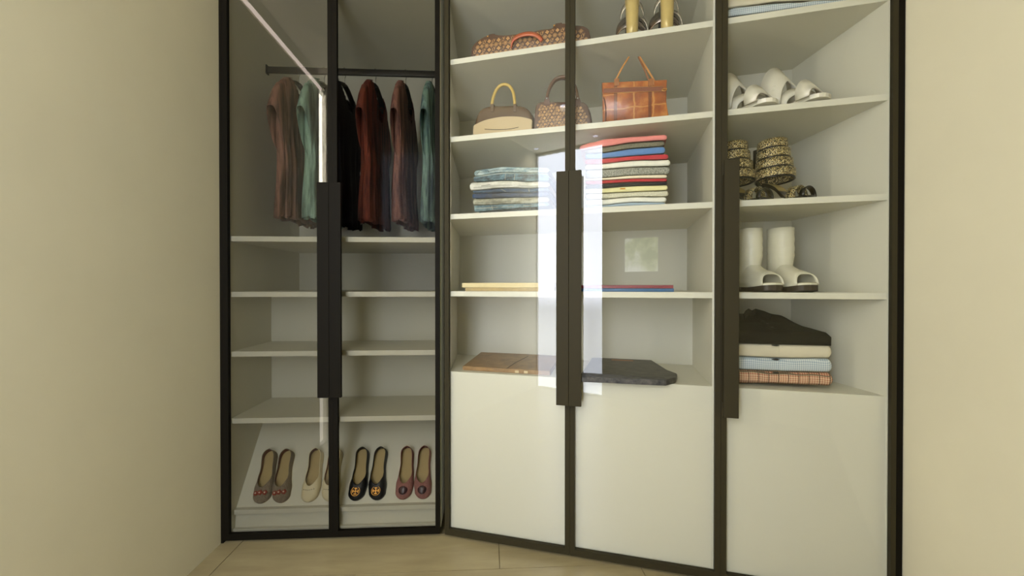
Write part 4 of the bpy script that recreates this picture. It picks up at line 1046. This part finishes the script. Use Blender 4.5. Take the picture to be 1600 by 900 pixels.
# boots
q = NT('cream_boot_leather'); q.set(q.b.inputs['Base Color'], q.mix(q.noise(12, 3, q.co()), c4('c9c4ac'), c4('dcd8c4'))); q.b.inputs['Roughness'].default_value = .45
mp = q.n('Mapping'); q.t.links.new(q.co(), mp.inputs[0]); mp.inputs['Scale'].default_value = (.5, .5, 3); q.bump(q.noise(16, 3, mp.outputs[0]), .5, .006); bl = q.m
soleb = plain('dark_brown_sole', '2b2018', .55); lin = plain('boot_lining', '7d7652', .8)
def boot(label, t, d, yaw):
    r = thing('ankle_boot', label, 'shoe', D, t, d, SC[1], yaw, 'cream open-toe boots'); r.scale = (1.04, 1.04, 1.04)
    n = 32
    def ell(cx, rx, ry, z, tl=0.0): return [Vector((cx + rx * math.cos(2 * PI * k / n), ry * math.sin(2 * PI * k / n), z + tl * rx * math.cos(2 * PI * k / n))) for k in range(n)]
    bm = bmesh.new()
    prof = [(.035, -.018, .050, .034), (.06, -.018, .050, .036), (.085, -.014, .052, .038), (.11, -.008, .054, .041), (.135, -.004, .053, .044), (.15, -.002, .0545, .0455), (.16, -.002, .052, .044), (.18, -.002, .0545, .0460), (.195, -.003, .052, .044), (.215, -.003, .054, .0465), (.23, -.004, .0515, .0455), (.262, -.004, .0525, .047)]
    rings = [ell(cx, rx, ry, z, .02) for z, cx, rx, ry in prof]
    rings += [ell(-.004, .049, .0435, .262, .02), ell(-.004, .047, .041, .20, .02)]
    add_loft(bm, rings); from_bm('shaft', bm, bl, r, True)
    # foot: vertical slices heel -> toe opening
    bm = bmesh.new(); rings = []
    for x, hw_, zt_, zb in ((-.068, .012, .085, .03), (-.060, .026, .11, .026), (-.035, .033, .125, .022), (0, .036, .132, .020), (.03, .038, .122, .020), (.055, .041, .104, .020), (.08, .044, .092, .022), (.105, .0455, .086, .024), (.125, .044, .080, .027), (.140, .041, .072, .030)):
        sec = []
        for k in range(25):
            a = PI * k / 24; sec.append(Vector((x + (.012 * (1 - math.sin(a)) if x > .12 else 0), -hw_ * sgn(math.cos(a)) * abs(math.cos(a)) ** .7, zb + (zt_ - zb) * math.sin(a) ** .75)))
        rings.append(sec)
    add_loft(bm, rings, False); o = from_bm('vamp', bm, bl, r, True)
    md = o.modifiers.new('s', 'SOLIDIFY'); md.thickness = .003; md.offset = -1
    hl = []
    for k in range(25):
        a = PI * k / 24; hl.append((.140 + .012 * (1 - math.sin(a)), -.041 * sgn(math.cos(a)) * abs(math.cos(a)) ** .7, .030 + .042 * math.sin(a) ** .75))
    tube('toe_opening_rim', hl, .0022, bl, r, 8)
    ol = [(-.072, .018), (-.066, .028), (-.03, .036), (.02, .036), (.07, .043), (.11, .047), (.145, .042), (.165, .028), (.172, .0)]
    ol = [(a, max(0, b)) for a, b in smooth_poly(ol, 8)]; outl = [(a, -b) for a, b in ol] + [(a, b) for a, b in reversed(ol[:-1])]
    def zrise(x): return .010 * max(0, (x - .05) / .12) ** 1.5
    def plate(nm, z0f, z1f, k, mat):
        bm = bmesh.new(); lo = [bm.verts.new((a * (1 if k == 1 else .99), b * k, z0f(a))) for a, b in outl]; hi = [bm.verts.new((a * (1 if k == 1 else .99), b * k, z1f(a))) for a, b in outl]
        n_ = len(lo); bm.faces.new(lo[::-1]); bm.faces.new(hi)
        for i in range(n_): bm.faces.new((lo[i], lo[(i + 1) % n_], hi[(i + 1) % n_], hi[i]))
        return from_bm(nm, bm, mat, r)
    plate('outsole', lambda x: 0 if x < .11 else .008 * ((x - .11) / .06), lambda x: .019 + zrise(x), 1, soleb)
    plate('rand', lambda x: .0192 + zrise(x), lambda x: .027 + zrise(x), .985, bl)
    plate('insole', lambda x: .0272 + zrise(x), lambda x: .029 + zrise(x), .86, lin)
    for i in range(5):
        x = -.05 + .036 * i; hw_ = interp(ol, x) - .001
        for s in (-1, 1): box('tread_lug', x, x + .018, s * (hw_ + .0005) - .002, s * (hw_ + .0005) + .002, .0 if x < .1 else .008 * ((x - .09) / .06), .009 + zrise(x), soleb, r)
    return r
yb = math.radians(-75)
boot('cream open-toe ankle boot with thick dark sole beside the door handle', at(D, 1172, 440, cF + .16)[0] , cF + .165, yb)
boot('cream open-toe ankle boot with thick dark sole, right of its pair', at(D, 1221, 440, cF + .17)[0], cF + .175, yb)
# gold block heel sandals seen from behind on the top shelf
pew = plain('pewter_leather', '6a5f55', .25, metal=.7, var=.2, vs=20); slv = plain('silver_leather', 'c9bfae', .2, metal=.7, var=.1)
cpr = plain('copper_leather', '8a6a50', .25, metal=.7, var=.1); bghl = plain('gold_block_heel', 'c0a868', .3, metal=.15, var=.15, vs=25)
def gold_sandal(label, px):
    t = at(D, px, 30, cF + .03)[0]
    r = thing('block_heel_sandal', label, 'shoe', D, t, cF + .045, SC[4], PI / 2, 'metallic block heel sandals')
    P_ = [(-.02, .175), (.02, .168), (.07, .12), (.115, .05), (.15, .013), (.19, .009), (.225, .010)]
    sole_loft(r, P_, [(s, w_ * .95) for s, w_ in WPR], .010, M['black'], 'sole')
    bm = bmesh.new(); add_loft(bm, [[Vector((.0 + rr * math.cos(a), rr * 1.05 * math.sin(a), z)) for a in [2 * PI * k / 20 for k in range(20)]] for rr, z in ((.023, 0), (.024, .05), (.0255, .10), (.027, .14), (.030, .168))], True, True, True); from_bm('heel', bm, bghl, r, True)
    arc_band(.055, .115, .050, .060, .030, slv, r, 'ankle_strap', 1.2, .003, -.035)
    arc_band(.085, .065, .062, .055, .070, pew, r, 'instep_band', 1.2, .003, -.02, taper=.2)
    arc_band(.095, .055, .066, .050, .035, cpr, r, 'crossing_strap', 1.1, .0035, -.02, skew=.02)
    arc_band(.10, .05, .069, .085, .020, slv, r, 'crossing_strap', 1.0, .0035, -.03, skew=-.03)
    arc_band(.175, .010, .055, .055, .060, pew, r, 'toe_band', .6, .003, 0)
    return r
gold_sandal('metallic sandal with gold block heel, left of its pair', 988)
gold_sandal('metallic sandal with gold block heel, right of its pair', 1043)
